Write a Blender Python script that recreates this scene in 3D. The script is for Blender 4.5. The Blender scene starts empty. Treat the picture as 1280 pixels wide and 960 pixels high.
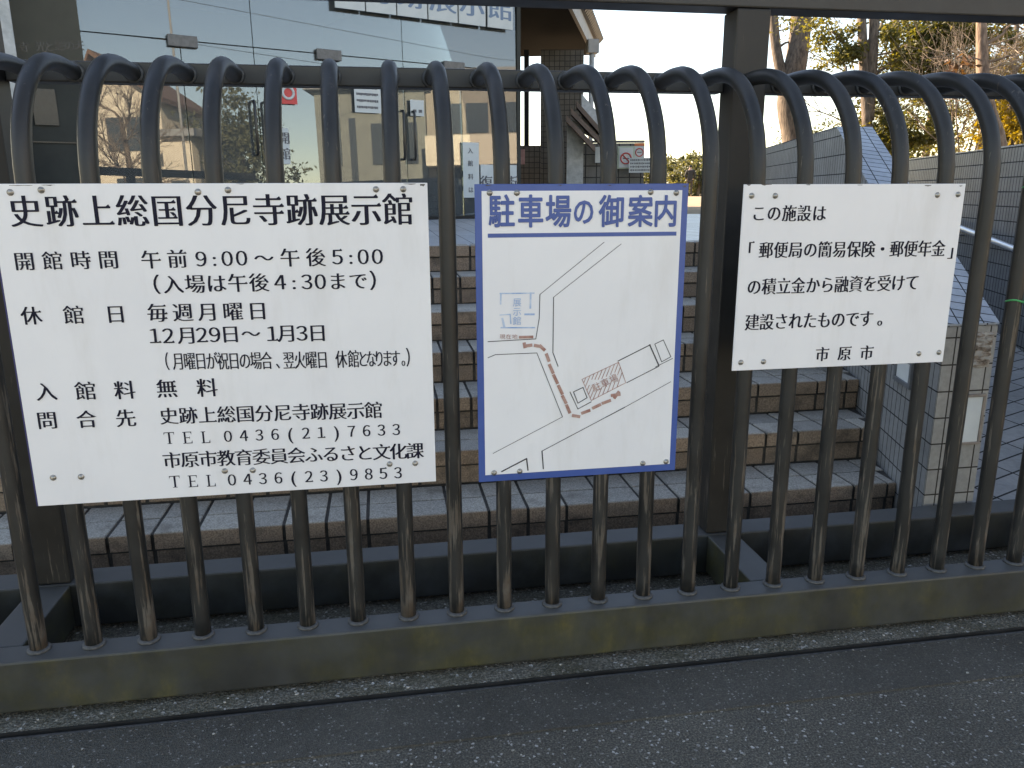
import bpy, bmesh, math, random
from mathutils import Vector, Matrix
random.seed(7)
R = math.radians
sc = bpy.context.scene
COL = sc.collection
# ------------------------------------------------------------------ camera, sky, sun, exposure
CAM = Vector((0.9488, -2.0410, 1.3548))
YAW, PIT, ROL, FPX = 0.163163, 0.241627, -0.004312, 975.0
_f = Vector((math.sin(YAW)*math.cos(PIT), math.cos(YAW)*math.cos(PIT), -math.sin(PIT)))
_r = Vector((math.cos(YAW), -math.sin(YAW), 0)); _u = _r.cross(_f)
CR = _r*math.cos(ROL) + _u*math.sin(ROL)
CU = -_r*math.sin(ROL) + _u*math.cos(ROL)
cam = bpy.data.cameras.new('camera'); co = bpy.data.objects.new('camera', cam); COL.objects.link(co)
mw = Matrix((CR, CU, -_f)).transposed().to_4x4(); mw.translation = CAM
co.matrix_world = mw
cam.sensor_width = 36; cam.sensor_fit = 'HORIZONTAL'; cam.lens = FPX/1280*36
cam.clip_start = 0.05; cam.clip_end = 2000
sc.camera = co
SUN_AZ, SUN_EL = R(-42), R(25)
w = bpy.data.worlds.new('World'); sc.world = w; w.use_nodes = True
wn = w.node_tree.nodes; wl = w.node_tree.links
sky = wn.new('ShaderNodeTexSky'); sky.sky_type = 'NISHITA'; sky.sun_disc = False
sky.sun_elevation = SUN_EL; sky.sun_rotation = SUN_AZ
sky.air_density = 1.0; sky.dust_density = 0.1; sky.ozone_density = 1.0
wl.new(sky.outputs[0], wn['Background'].inputs[0]); wn['Background'].inputs[1].default_value = 0.10
sl = bpy.data.lights.new('sun', 'SUN'); sl.energy = 4.6; sl.angle = R(0.5); sl.color = (1, .92, .78)
so = bpy.data.objects.new('sun', sl); COL.objects.link(so)
sd = Vector((math.sin(SUN_AZ)*math.cos(SUN_EL), math.cos(SUN_AZ)*math.cos(SUN_EL), math.sin(SUN_EL)))
so.rotation_euler = sd.to_track_quat('Z', 'Y').to_euler(); so.location = (0, 0, 30)
vs = sc.view_settings
vs.view_transform = 'Standard'; vs.look = 'None'; vs.gamma = 1; vs.use_curve_mapping = False
vs.exposure = 2.1
vs.use_white_balance = True; vs.white_balance_temperature = 8100; vs.white_balance_tint = 17
try:
    sc.cycles.max_bounces = 8; sc.cycles.transparent_max_bounces = 24
except Exception: pass

# ------------------------------------------------------------------ helpers
def ray(u, v): return _f + CR*((u-640)/FPX) - CU*((v-480)/FPX)
def at(u, v, D): return CAM + ray(u, v)*D
def on_y(u, v, y): d = ray(u, v); return CAM + d*((y-CAM.y)/d.y)
def on_z(u, v, z): d = ray(u, v); return CAM + d*((z-CAM.z)/d.z)

WL = {}
def wloc(o): return WL.get(o.name, Vector((0, 0, 0)))
def tag(o, label=None, cat=None, group=None, kind=None):
    if label: o['label'] = label
    if cat: o['category'] = cat
    if group: o['group'] = group
    if kind: o['kind'] = kind
    return o
def empty(name, loc, label, cat, group=None):
    o = bpy.data.objects.new(name, None); COL.objects.link(o); o.location = loc; o.empty_display_size = .1
    WL[o.name] = Vector(loc); return tag(o, label, cat, group)

class MB:
    def __init__(s): s.v = []; s.f = []; s.c = []; s.sm = []
    def add(s, vs, fs, tint=None, smooth=False):
        b = len(s.v); s.v += [Vector(p) for p in vs]
        for f in fs: s.f.append([b+i for i in f]); s.c.append(tint); s.sm.append(smooth)
        return s
    def hexa(s, p, tint=None):
        # p: 4 bottom (ccw from above) + 4 top
        return s.add(p, [(3, 2, 1, 0), (4, 5, 6, 7), (0, 1, 5, 4), (1, 2, 6, 5), (2, 3, 7, 6), (3, 0, 4, 7)], tint)
    def box(s, a, b, tint=None):
        (x0, y0, z0), (x1, y1, z1) = a, b
        return s.hexa([(x0, y0, z0), (x1, y0, z0), (x1, y1, z0), (x0, y1, z0), (x0, y0, z1), (x1, y0, z1), (x1, y1, z1), (x0, y1, z1)], tint)
    def prism(s, poly, z0, z1, tint=None):
        n = len(poly); ps = [(x, y, z0) for x, y in poly]+[(x, y, z1) for x, y in poly]
        return s.add(ps, [tuple(range(n))[::-1], tuple(range(n, 2*n))]+[(i, (i+1) % n, n+(i+1) % n, n+i) for i in range(n)], tint)
    def slab(s, pts, off, tint=None):
        # polygon in 3D extruded by a vector
        n = len(pts); off = Vector(off); ps = [Vector(p) for p in pts]
        nn = (ps[1]-ps[0]).cross(ps[2]-ps[1])
        if nn.dot(off) < 0: ps = ps[::-1]
        ps = ps+[p+off for p in ps]
        return s.add(ps, [tuple(range(n))[::-1], tuple(range(n, 2*n))]+[(i, (i+1) % n, n+(i+1) % n, n+i) for i in range(n)], tint)
    def tube(s, path, r, seg=12, cap=True, smooth=True, tint=None):
        path = [Vector(p) for p in path]; n = len(path)
        rs = r if isinstance(r, (list, tuple)) else [r]*n
        t0 = (path[1]-path[0]).normalized()
        nx = t0.orthogonal().normalized()
        vs = []
        for i in range(n):
            t = (path[min(i+1, n-1)]-path[max(i-1, 0)]).normalized()
            nx = (nx-t*nx.dot(t)).normalized(); ny = t.cross(nx)
            for k in range(seg):
                a = 2*math.pi*k/seg
                vs.append(path[i]+(nx*math.cos(a)+ny*math.sin(a))*rs[i])
        fs = [(i*seg+k, i*seg+(k+1) % seg, (i+1)*seg+(k+1) % seg, (i+1)*seg+k) for i in range(n-1) for k in range(seg)]
        s.add(vs, fs, tint, smooth)
        if cap:
            b = len(s.v)-n*seg
            for f in ([b+k for k in range(seg)][::-1], [b+(n-1)*seg+k for k in range(seg)]): s.f.append(f); s.c.append(tint); s.sm.append(False)
        return s
    def build(s, name, mat, parent=None, bevel=0, uvaz=0, label=None, hidden=False):
        me = bpy.data.meshes.new(name)
        off = wloc(parent) if parent else Vector((0, 0, 0))
        org = off
        me.from_pydata([p-off for p in s.v], [], s.f); me.update()
        me.polygons.foreach_set('use_smooth', s.sm)
        uv = me.uv_layers.new(name='UVMap')
        ca, sa = math.cos(-uvaz), math.sin(-uvaz)
        for p in me.polygons:
            n = p.normal
            if abs(n.z) > .72:
                for li in p.loop_indices:
                    q = me.vertices[me.loops[li].vertex_index].co+off
                    uv.data[li].uv = (q.x*ca-q.y*sa*-1*-1, q.x*sa+q.y*ca) if False else (q.x*math.cos(uvaz)-q.y*math.sin(uvaz), q.x*math.sin(uvaz)+q.y*math.cos(uvaz))
            else:
                t = Vector((n.y, -n.x, 0)).normalized()
                if abs(t.x) >= abs(t.y) and t.x < 0 or abs(t.x) < abs(t.y) and t.y < 0: t = -t
                for li in p.loop_indices:
                    q = me.vertices[me.loops[li].vertex_index].co+off
                    uv.data[li].uv = (q.dot(t), q.z)
        if any(c is not None for c in s.c):
            ca_ = me.color_attributes.new('tint', 'FLOAT_COLOR', 'CORNER')
            for p, c in zip(me.polygons, s.c):
                c = .5 if c is None else c
                for li in p.loop_indices: ca_.data[li].color = (c, c, c, 1)
        if isinstance(mat, (list, tuple)):
            for m in mat: me.materials.append(m)
        else: me.materials.append(mat)
        o = bpy.data.objects.new(name, me); COL.objects.link(o)
        if parent: o.parent = parent
        WL[o.name] = org
        if bevel:
            bv = o.modifiers.new('bevel', 'BEVEL'); bv.width = bevel; bv.segments = 2; bv.limit_method = 'ANGLE'; bv.angle_limit = R(35)
        if label: o['label'] = label
        return o

def spline(pts, n=6):
    pts = [Vector(p) for p in pts]; out = []
    P = [pts[0]*2-pts[1]]+pts+[pts[-1]*2-pts[-2]]
    for i in range(1, len(P)-2):
        a, b, c, d = P[i-1:i+3]
        for k in range(n):
            t = k/n
            out.append(.5*((2*b)+(c-a)*t+(2*a-5*b+4*c-d)*t*t+(3*b-a-3*c+d)*t**3))
    return out+[pts[-1]]

# ------------------------------------------------------------------ materials
def nm(name):
    m = bpy.data.materials.new(name); m.use_nodes = True
    return m, m.node_tree.nodes, m.node_tree.links, m.node_tree.nodes['Principled BSDF']
def c4(c): return (c[0], c[1], c[2], 1)
def ramp(N, stops):
    r = N.new('ShaderNodeValToRGB'); e = r.color_ramp.elements
    while len(e) < len(stops): e.new(.5)
    for k, (p, c) in enumerate(stops): e[k].position = p; e[k].color = c4(c) if len(c) == 3 else c
    return r
def noise(N, L, scale, detail=4, stretch=(1, 1, 1), coord='Object', rough=.6, vec=None, dist=0):
    mp = N.new('ShaderNodeMapping'); mp.inputs['Scale'].default_value = stretch
    if vec is None:
        tc = N.new('ShaderNodeTexCoord'); vec = tc.outputs[coord]
    L.new(vec, mp.inputs[0])
    n = N.new('ShaderNodeTexNoise'); n.inputs['Scale'].default_value = scale; n.inputs['Detail'].default_value = detail
    n.inputs['Roughness'].default_value = rough; n.inputs['Distortion'].default_value = dist
    L.new(mp.outputs[0], n.inputs['Vector']); return n
def bump(N, L, B, h, strength=.3, dist=.003):
    b = N.new('ShaderNodeBump'); b.inputs['Strength'].default_value = strength; b.inputs['Distance'].default_value = dist
    L.new(h, b.inputs['Height']); L.new(b.outputs[0], B.inputs['Normal'])
def mix(N, L, f, a, b, mode='MIX'):
    m = N.new('ShaderNodeMix'); m.data_type = 'RGBA'; m.blend_type = mode
    for s, x in ((0, f), (6, a), (7, b)):
        if hasattr(x, 'is_output') or hasattr(x, 'links'): L.new(x, m.inputs[s])
        else: m.inputs[s].default_value = x if not isinstance(x, tuple) else c4(x)
    return m.outputs[2]
def plain(name, c1, c2=None, scale=8, rough=.6, metal=0, bmp=0, bd=.003, stretch=(1, 1, 1), lo=.35, hi=.65, spec=.5, detail=4):
    m, N, L, B = nm(name); c2 = c2 or c1
    n = noise(N, L, scale, detail, stretch); r = ramp(N, [(lo, c1), (hi, c2)])
    L.new(n.outputs[0], r.inputs[0]); L.new(r.outputs[0], B.inputs['Base Color'])
    B.inputs['Roughness'].default_value = rough; B.inputs['Metallic'].default_value = metal
    B.inputs['Specular IOR Level'].default_value = spec
    if bmp: bump(N, L, B, n.outputs[0], bmp, bd)
    return m

def tile_mat(name, c1, c2, mortar, bw, rh, ms=.0025, rough=.42, offset=0, wear=.25, bmp=.5, spec=.25):
    m, N, L, B = nm(name)
    tc = N.new('ShaderNodeTexCoord')
    b = N.new('ShaderNodeTexBrick'); b.offset = offset; b.squash = 1; b.offset_frequency = 2
    b.inputs['Scale'].default_value = 1; b.inputs['Brick Width'].default_value = bw; b.inputs['Row Height'].default_value = rh
    b.inputs['Mortar Size'].default_value = ms; b.inputs['Mortar Smooth'].default_value = .15
    b.inputs['Color1'].default_value = c4(c1); b.inputs['Color2'].default_value = c4(c2); b.inputs['Mortar'].default_value = c4(mortar)
    L.new(tc.outputs['UV'], b.inputs['Vector'])
    n = noise(N, L, 3.5, 6); n2 = noise(N, L, 45, 3)
    rr = ramp(N, [(.3, (1-wear,)*3), (.7, (1.08,)*3)]); L.new(n.outputs[0], rr.inputs[0])
    r2 = ramp(N, [(.3, (.88,)*3), (.7, (1.1,)*3)]); L.new(n2.outputs[0], r2.inputs[0])
    a = mix(N, L, 1.0, b.outputs[0], rr.outputs[0], 'MULTIPLY'); a = mix(N, L, 1.0, a, r2.outputs[0], 'MULTIPLY')
    L.new(a, B.inputs['Base Color']); B.inputs['Specular IOR Level'].default_value = spec
    mr = N.new('ShaderNodeMapRange'); mr.inputs['To Min'].default_value = rough; mr.inputs['To Max'].default_value = .9
    L.new(b.outputs['Fac'], mr.inputs[0]); L.new(mr.outputs[0], B.inputs['Roughness'])
    inv = N.new('ShaderNodeMath'); inv.operation = 'SUBTRACT'; inv.inputs[0].default_value = 1; L.new(b.outputs['Fac'], inv.inputs[1])
    ad = N.new('ShaderNodeMath'); ad.operation = 'MULTIPLY_ADD'; ad.inputs[1].default_value = .15
    L.new(n2.outputs[0], ad.inputs[0]); L.new(inv.outputs[0], ad.inputs[2])
    bump(N, L, B, ad.outputs[0], bmp, .002)
    return m

def steel_mat(name, streak=.5, moss=0.0, base=(.0098, .0100, .0094), rough=.40):
    # dark weathered gate paint: dirt film, vertical scuffs, optional moss stains
    m, N, L, B = nm(name)
    tc = N.new('ShaderNodeTexCoord'); oi = N.new('ShaderNodeObjectInfo')
    off = N.new('ShaderNodeVectorMath'); off.operation = 'SCALE'; off.inputs[0].default_value = (37, 53, 91)
    L.new(oi.outputs['Random'], off.inputs['Scale'])
    ad = N.new('ShaderNodeVectorMath'); L.new(tc.outputs['Object'], ad.inputs[0]); L.new(off.outputs[0], ad.inputs[1])
    V = ad.outputs[0]
    n1 = noise(N, L, 9, 5, vec=V); r1 = ramp(N, [(.3, base), (.75, tuple(x*1.9+.006 for x in base))]); L.new(n1.outputs[0], r1.inputs[0])
    col = r1.outputs[0]
    if streak:
        n2 = noise(N, L, 26, 5, (3.2, 3.2, .16), vec=V, rough=.65)
        n3 = noise(N, L, 2.2, 2, (1, 1, 1.3), vec=V)
        # scuffs gather towards the foot of each bar, where people kick them
        sx = N.new('ShaderNodeSeparateXYZ'); L.new(tc.outputs['Object'], sx.inputs[0])
        mz = N.new('ShaderNodeMapRange'); mz.inputs['From Min'].default_value = .15; mz.inputs['From Max'].default_value = 1.3
        mz.inputs['To Min'].default_value = .07; mz.inputs['To Max'].default_value = -.08; L.new(sx.outputs[2], mz.inputs[0])
        s1 = N.new('ShaderNodeMath'); s1.operation = 'ADD'; L.new(n2.outputs[0], s1.inputs[0]); L.new(mz.outputs[0], s1.inputs[1])
        s2 = N.new('ShaderNodeMath'); s2.operation = 'MULTIPLY_ADD'; s2.inputs[1].default_value = .25; L.new(n3.outputs[0], s2.inputs[0]); L.new(s1.outputs[0], s2.inputs[2])
        r2 = ramp(N, [(.775-.08*streak, (0, 0, 0)), (.835-.08*streak, (1, 1, 1))]); L.new(s2.outputs[0], r2.inputs[0])
        n4 = noise(N, L, 14, 3, vec=V); r4 = ramp(N, [(.35, (.10, .072, .05)), (.6, (.13, .115, .095)), (.75, (.20, .15, .11))]); L.new(n4.outputs[0], r4.inputs[0])
        fm = N.new('ShaderNodeMath'); fm.operation = 'MULTIPLY'; fm.inputs[1].default_value = .8; L.new(r2.outputs[0], fm.inputs[0])
        col = mix(N, L, fm.outputs[0], col, r4.outputs[0])
        n5 = noise(N, L, 5, 4, (1, 1, .35), vec=V); r5 = ramp(N, [(.5, (0, 0, 0)), (.75, (.4, .4, .4))]); L.new(n5.outputs[0], r5.inputs[0])
        col = mix(N, L, r5.outputs[0], col, (.048, .038, .027))
    if moss:
        n6 = noise(N, L, 3.0, 7, (1, 1, 1.6), rough=.66, dist=.4); r6 = ramp(N, [(.38, (.1, .1, .1)), (.60, (1, 1, 1))]); L.new(n6.outputs[0], r6.inputs[0])
        n7 = noise(N, L, 9, 7, (1.6, 1, .8), rough=.7); r7 = ramp(N, [(.3, (.026, .026, .017)), (.55, (.054, .051, .020)), (.76, (.115, .094, .023))]); L.new(n7.outputs[0], r7.inputs[0])
        ge = N.new('ShaderNodeNewGeometry'); sn = N.new('ShaderNodeSeparateXYZ'); L.new(ge.outputs['Normal'], sn.inputs[0])
        ab = N.new('ShaderNodeMapRange'); ab.inputs['From Min'].default_value = .3; ab.inputs['From Max'].default_value = .8
        ab.inputs['To Min'].default_value = moss; ab.inputs['To Max'].default_value = moss*.12; L.new(sn.outputs[2], ab.inputs[0])
        f = N.new('ShaderNodeMath'); f.operation = 'MULTIPLY'; L.new(r6.outputs[0], f.inputs[0]); L.new(ab.outputs[0], f.inputs[1])
        col = mix(N, L, f.outputs[0], col, r7.outputs[0])
        n8 = noise(N, L, 6, 5); r8 = ramp(N, [(.45, (0, 0, 0)), (.7, (.5, .5, .5))]); L.new(n8.outputs[0], r8.inputs[0])
        col = mix(N, L, r8.outputs[0], col, (.06, .066, .07))
        du = N.new('ShaderNodeMapRange'); du.inputs['From Min'].default_value = .6; du.inputs['From Max'].default_value = .95; du.inputs['To Max'].default_value = .65; L.new(sn.outputs[2], du.inputs[0])
        col = mix(N, L, du.outputs[0], col, (.088, .088, .084))
    L.new(col, B.inputs['Base Color'])
    rr = N.new('ShaderNodeMapRange'); rr.inputs['To Min'].default_value = rough-.08; rr.inputs['To Max'].default_value = rough+.2; L.new(n1.outputs[0], rr.inputs[0])
    L.new(rr.outputs[0], B.inputs['Roughness'])
    bump(N, L, B, n1.outputs[0], .06, .002)
    return m

def aggregate_mat(name, dark, light, glint=.55, scale=120, moss=False):
    m, N, L, B = nm(name)
    n1 = noise(N, L, scale, 3, rough=.7); n2 = noise(N, L, 1.6, 8, rough=.72)
    v = N.new('ShaderNodeTexVoronoi'); v.inputs['Scale'].default_value = scale*.9
    tc = N.new('ShaderNodeTexCoord'); L.new(tc.outputs['Object'], v.inputs['Vector'])
    r1 = ramp(N, [(.36, dark), (.52, tuple(a*.68+b*.32 for a, b in zip(dark, light))), (.68, light)]); L.new(n1.outputs[0], r1.inputs[0])
    rv = ramp(N, [(.955, (0, 0, 0)), (.985, (1, 1, 1))]); sv = N.new('ShaderNodeSeparateColor'); L.new(v.outputs['Color'], sv.inputs[0]); L.new(sv.outputs[0], rv.inputs[0])
    col = mix(N, L, rv.outputs[0], r1.outputs[0], (glint, glint*.98, glint*.93))
    r2 = ramp(N, [(.3, (.62, .62, .62)), (.7, (1.2, 1.2, 1.2))]); L.new(n2.outputs[0], r2.inputs[0])
    col = mix(N, L, 1.0, col, r2.outputs[0], 'MULTIPLY')
    if moss:
        n3 = noise(N, L, 6, 6, (1, 2, 1)); r3 = ramp(N, [(.42, (0, 0, 0)), (.7, (.7, .7, .7))]); L.new(n3.outputs[0], r3.inputs[0])
        col = mix(N, L, r3.outputs[0], col, (.055, .05, .022))
    L.new(col, B.inputs['Base Color']); B.inputs['Roughness'].default_value = .75
    ad = N.new('ShaderNodeMath'); ad.operation = 'ADD'; L.new(n1.outputs[0], ad.inputs[0]); L.new(v.outputs['Distance'], ad.inputs[1])
    bump(N, L, B, ad.outputs[0], .8, .006)
    return m

def tinted_stone(name, dark, light, stain, rough=.7, stainlo=.5):
    m, N, L, B = nm(name)
    n1 = noise(N, L, 170, 2, rough=.7); r1 = ramp(N, [(.33, dark), (.66, light)]); L.new(n1.outputs[0], r1.inputs[0])
    at_ = N.new('ShaderNodeAttribute'); at_.attribute_name = 'tint'
    rt = ramp(N, [(0, (.74, .74, .74)), (1, (1.18, 1.16, 1.12))]); L.new(at_.outputs['Color'], rt.inputs[0])
    col = mix(N, L, 1.0, r1.outputs[0], rt.outputs[0], 'MULTIPLY')
    n2 = noise(N, L, 7, 7, rough=.68); r2 = ramp(N, [(stainlo, (0, 0, 0)), (stainlo+.2, (.85, .85, .85))]); L.new(n2.outputs[0], r2.inputs[0])
    col = mix(N, L, r2.outputs[0], col, stain)
    L.new(col, B.inputs['Base Color']); B.inputs['Roughness'].default_value = rough
    bump(N, L, B, n1.outputs[0], .25, .002)
    return m

def leaf_mat(name, c1, c2, trans=.5):
    m, N, L, B = nm(name)
    oi = N.new('ShaderNodeAttribute'); oi.attribute_name = 'tint'
    r = ramp(N, [(0, c1), (1, c2)]); L.new(oi.outputs['Color'], r.inputs[0])
    L.new(r.outputs[0], B.inputs['Base Color']); B.inputs['Roughness'].default_value = .5
    t = N.new('ShaderNodeBsdfTranslucent'); mt = mix(N, L, 1.0, r.outputs[0], (1.7, 1.5, .55), 'MULTIPLY'); L.new(mt, t.inputs[0])
    ms = N.new('ShaderNodeMixShader'); ms.inputs[0].default_value = trans
    L.new(B.outputs[0], ms.inputs[1]); L.new(t.outputs[0], ms.inputs[2]); L.new(ms.outputs[0], N['Material Output'].inputs[0])
    return m

M = {}
M['bar'] = steel_mat('weathered bar paint', streak=1.0)
M['frame'] = steel_mat('weathered frame paint', streak=0, base=(.020, .0185, .016), rough=.42)
M['post'] = steel_mat('weathered post paint', streak=.25, base=(.011, .0095, .0075), rough=.5)
M['railmoss'] = steel_mat('mossy rail paint', streak=0, moss=.95, base=(.020, .021, .021), rough=.45)
M['backrail'] = steel_mat('shade darkened rear rail paint', streak=0, moss=.25, base=(.008, .009, .009), rough=.5)  # rail paint darkened to put in the deep shadow on the rear rail
M['weld'] = plain('weld bead', (.045, .045, .045), (.10, .10, .095), 60, .6)
def sign_white():
    m, N, L, B = nm('white sign enamel')
    n = noise(N, L, 3, 5); r = ramp(N, [(.3, (.76, .76, .77)), (.7, (.82, .82, .82))]); L.new(n.outputs[0], r.inputs[0])
    n2 = noise(N, L, 40, 6, rough=.75); n3 = noise(N, L, 2.3, 3)
    mu = N.new('ShaderNodeMath'); mu.operation = 'MULTIPLY_ADD'; mu.inputs[1].default_value = .35; L.new(n3.outputs[0], mu.inputs[0]); L.new(n2.outputs[0], mu.inputs[2])
    r2 = ramp(N, [(.88, (0, 0, 0)), (.98, (.5, .5, .5))]); L.new(mu.outputs[0], r2.inputs[0])
    c1_ = mix(N, L, r2.outputs[0], r.outputs[0], (.42, .39, .34))
    n4 = noise(N, L, 7, 6, (1, 1, .22), rough=.7); r4 = ramp(N, [(.52, (0, 0, 0)), (.80, (.42, .42, .42))]); L.new(n4.outputs[0], r4.inputs[0])
    L.new(mix(N, L, r4.outputs[0], c1_, (.60, .58, .54)), B.inputs['Base Color'])
    n5 = noise(N, L, 5, 3); bump(N, L, B, n5.outputs[0], .25, .004)
    B.inputs['Roughness'].default_value = .38; return m
M['white'] = sign_white()
M['navy'] = plain('navy edge', (.03, .03, .12), rough=.5)
M['ink'] = plain('dark navy sign lettering', (.006, .007, .018), (.012, .012, .028), 30, .6, spec=.2)
M['inkthin'] = plain('worn black map line', (.025, .025, .03), (.14, .14, .14), 22, .6, lo=.45, hi=.8)
M['blue'] = plain('blue sign paint', (.035, .085, .30), (.045, .10, .33), 12, .4)
M['paleblue'] = plain('faded blue ink', (.20, .36, .62), (.55, .64, .76), 25, .6)
M['palered'] = plain('faded red ink', (.34, .16, .125), (.50, .32, .27), 40, .6)
M['screw'] = plain('dull screw steel', (.30, .27, .22), (.5, .47, .42), 200, .4, metal=.8)
M['asphalt'] = aggregate_mat('worn road aggregate', (.034, .032, .0265), (.235, .22, .18), .46, 185)
M['apron'] = aggregate_mat('smooth dark concrete', (.050, .048, .041), (.135, .129, .110), .26, 240)
M['strip'] = aggregate_mat('exposed aggregate strip', (.07, .066, .052), (.36, .34, .28), .6, 150, moss=True)
M['tread'] = tinted_stone('grey granite tread tile', (.20, .185, .16), (.45, .42, .365), (.13, .112, .09), stainlo=.54)
M['riser'] = tinted_stone('brown stained riser tile', (.165, .118, .085), (.37, .268, .19), (.05, .039, .030), stainlo=.52)
M['grout'] = plain('dark dirty grout', (.03, .026, .022), (.065, .057, .048), 30, .9)
M['ptile'] = tile_mat('grey glazed wall tile', (.235, .243, .243), (.27, .278, .277), (.03, .032, .034), .05, .103, .003)
M['pfront'] = tile_mat('beige grey wall tile', (.34, .335, .315), (.39, .385, .36), (.05, .045, .04), .0705, .103, .003)
M['cap'] = tile_mat('blue grey cap tile', (.33, .37, .41), (.38, .42, .46), (.04, .045, .05), .0985, .05, .003, rough=.3)
M['rwall'] = tile_mat('slate grey wall tile', (.175, .183, .185), (.205, .213, .215), (.025, .027, .028), .05, .103, .004)
M['ramp'] = tile_mat('grey ramp paver', (.37, .36, .34), (.43, .42, .40), (.05, .048, .045), .30, .10, .005, rough=.55)
M['landing'] = tile_mat('grey landing tile', (.34, .37, .40), (.39, .42, .45), (.16, .17, .18), .15, .15, .003, rough=.35)
M['btile'] = tile_mat('brown grey building tile', (.085, .076, .064), (.105, .095, .08), (.035, .032, .03), .1, .1, .007, rough=.5)
M['ltile'] = tile_mat('dark low wall tile', (.13, .13, .12), (.16, .155, .145), (.045, .045, .045), .2, .2, .01, rough=.5)
M['sand'] = plain('sandy ground', (.30, .215, .13), (.37, .275, .175), 1.5, .95)
M['soil'] = plain('leaf littered soil', (.10, .075, .045), (.20, .15, .09), 5, .95)

# ------------------------------------------------------------------ ground (setting)
def structure(mb, name, mat, uvaz=0):
    o = mb.build(name, mat, uvaz=uvaz); o['kind'] = 'structure'; return o
b = MB(); b.add([(-300, -300, -.06), (300, -300, -.06), (300, 300, -.06), (-300, 300, -.06)], [(0, 1, 2, 3)]); structure(b, 'ground', M['soil'])
b = MB(); b.add([(-120, -120, 0), (120, -120, 0), (120, -.335, 0), (-120, -.335, 0)], [(0, 1, 2, 3)])
structure(b, 'road', M['asphalt'])
b = MB(); b.box((-30, -.335, -.05), (30, -.142, .006)); structure(b, 'pavement', M['apron'])
b = MB(); b.box((-30, -.108, -.05), (30, 2.2, .004)); structure(b, 'gate_base_strip', M['strip'])

AZ = R(17); TN = math.tan(AZ)
WX, WY = 2.985, .50                       # near left corner of the stair parapet
def wx(y): return WX+(y-WY)*TN
RZ = R(20)
def rwx(y): return 5.29+(y-2.71)*math.tan(RZ)
# ramp between the parapet and the right hand wall
b = MB(); b.slab([(wx(.47)+.2, .47, .01), (rwx(.47), .47, .01), (rwx(8.3), 8.3, 1.05), (wx(8.3)+.2, 8.3, 1.05)], (0, 0, -.3)); structure(b, 'ramp', M['ramp'], uvaz=-RZ)
# landing in front of the museum and the plateau behind
b = MB(); b.prism([(-9, 2.60), (wx(2.6), 2.60), (wx(8.3), 8.3), (-9, 8.3)], .2, 1.05); structure(b, 'landing', M['landing'], uvaz=0)
b = MB(); b.prism([(-60, 8.3), (60, 8.3), (160, 180), (-160, 180)], .2, 1.046); structure(b, 'plateau', M['sand'])
b = MB(); b.prism([(rwx(.6)+.25, .6), (45, .6), (45, 8.3), (rwx(8.3)+.25, 8.3)], -.04, 1.25); structure(b, 'planting_bank', M['soil'])

# ------------------------------------------------------------------ gate
Z0 = .17
gate = empty('sliding_gate', (1.0, .2, 0), 'long dark steel sliding gate of round bars bent over at the top', 'gate')
GX0, GX1 = -1.05, 4.6
b = MB(); b.box((GX0, -.055, .022), (GX1, .03, Z0)); b.build('front_rail', M['railmoss'], gate, bevel=.006)
b = MB(); b.box((GX0, .37, .022), (GX1, .479, Z0)); b.build('back_rail', M['backrail'], gate, bevel=.006)
PX = [(-.165, -.055), (2.045, 2.155), (4.255, 4.365)]
for x0, x1 in PX:
    b = MB(); b.box((x0, .0315, .03), (x1, .3685, Z0-.002)); b.build('cross_member', M['railmoss'], gate, bevel=.005)
    b = MB(); b.box((x0, .378, Z0+.0015), (x1, .4775, 1.893)); b.build('post', M['post'], gate, bevel=.005)
b = MB(); b.box((GX0, .376, 1.8945), (GX1, .479, 2.02)); b.build('overhead_beam', M['frame'], gate, bevel=.005)
xs = [GX0]+[x for p in PX for x in p]+[GX1]
for i in range(0, len(xs), 2):
    b = MB(); b.box((xs[i]+.001, .445, 1.658), (xs[i+1]-.001, .505, 1.714)); b.build('top_rail', M['frame'], gate, bevel=.004)
prof = [(0, Z0+.001), (0, .45), (0, .8), (0, 1.15), (0, 1.36), (.008, 1.45), (.035, 1.53), (.09, 1.605), (.16, 1.655), (.235, 1.680), (.315, 1.688), (.385, 1.687), (.447, 1.683)]
path = spline([(0, y, z) for y, z in prof], 5)
bar0 = None
GO = WL[gate.name]
for k in range(-5, 31):
    x = -.003+.1404*k
    if bar0 is None:
        b = MB(); b.tube([p+GO for p in path], .0218, 16)
        bar0 = b.build('bar', M['bar'], gate)
        b = MB(); b.tube([GO+Vector((0, 0, Z0+.0005)), GO+Vector((0, 0, Z0+.005)), GO+Vector((0, 0, Z0+.0085))], [.030, .029, .0228], 18); col0 = b.build('weld_collar', M['weld'], bar0)
        b = MB(); b.tube([GO+Vector((0, .438, 1.684)), GO+Vector((0, .4405, 1.684)), GO+Vector((0, .4445, 1.684))], [.0226, .027, .0285], 16); col1 = b.build('weld_bead', M['weld'], bar0)
        o = bar0
    else:
        o = bar0.copy(); COL.objects.link(o); o.parent = gate
        for c_ in (col0, col1):
            q = c_.copy(); COL.objects.link(q); q.parent = o
    o.location = (x-GO.x+random.uniform(-.0015, .0015), -GO.y, 0)
    o.rotation_euler = (random.uniform(-.0012, .0012), random.uniform(-.0022, .0022), random.uniform(-.035, .035))

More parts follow.
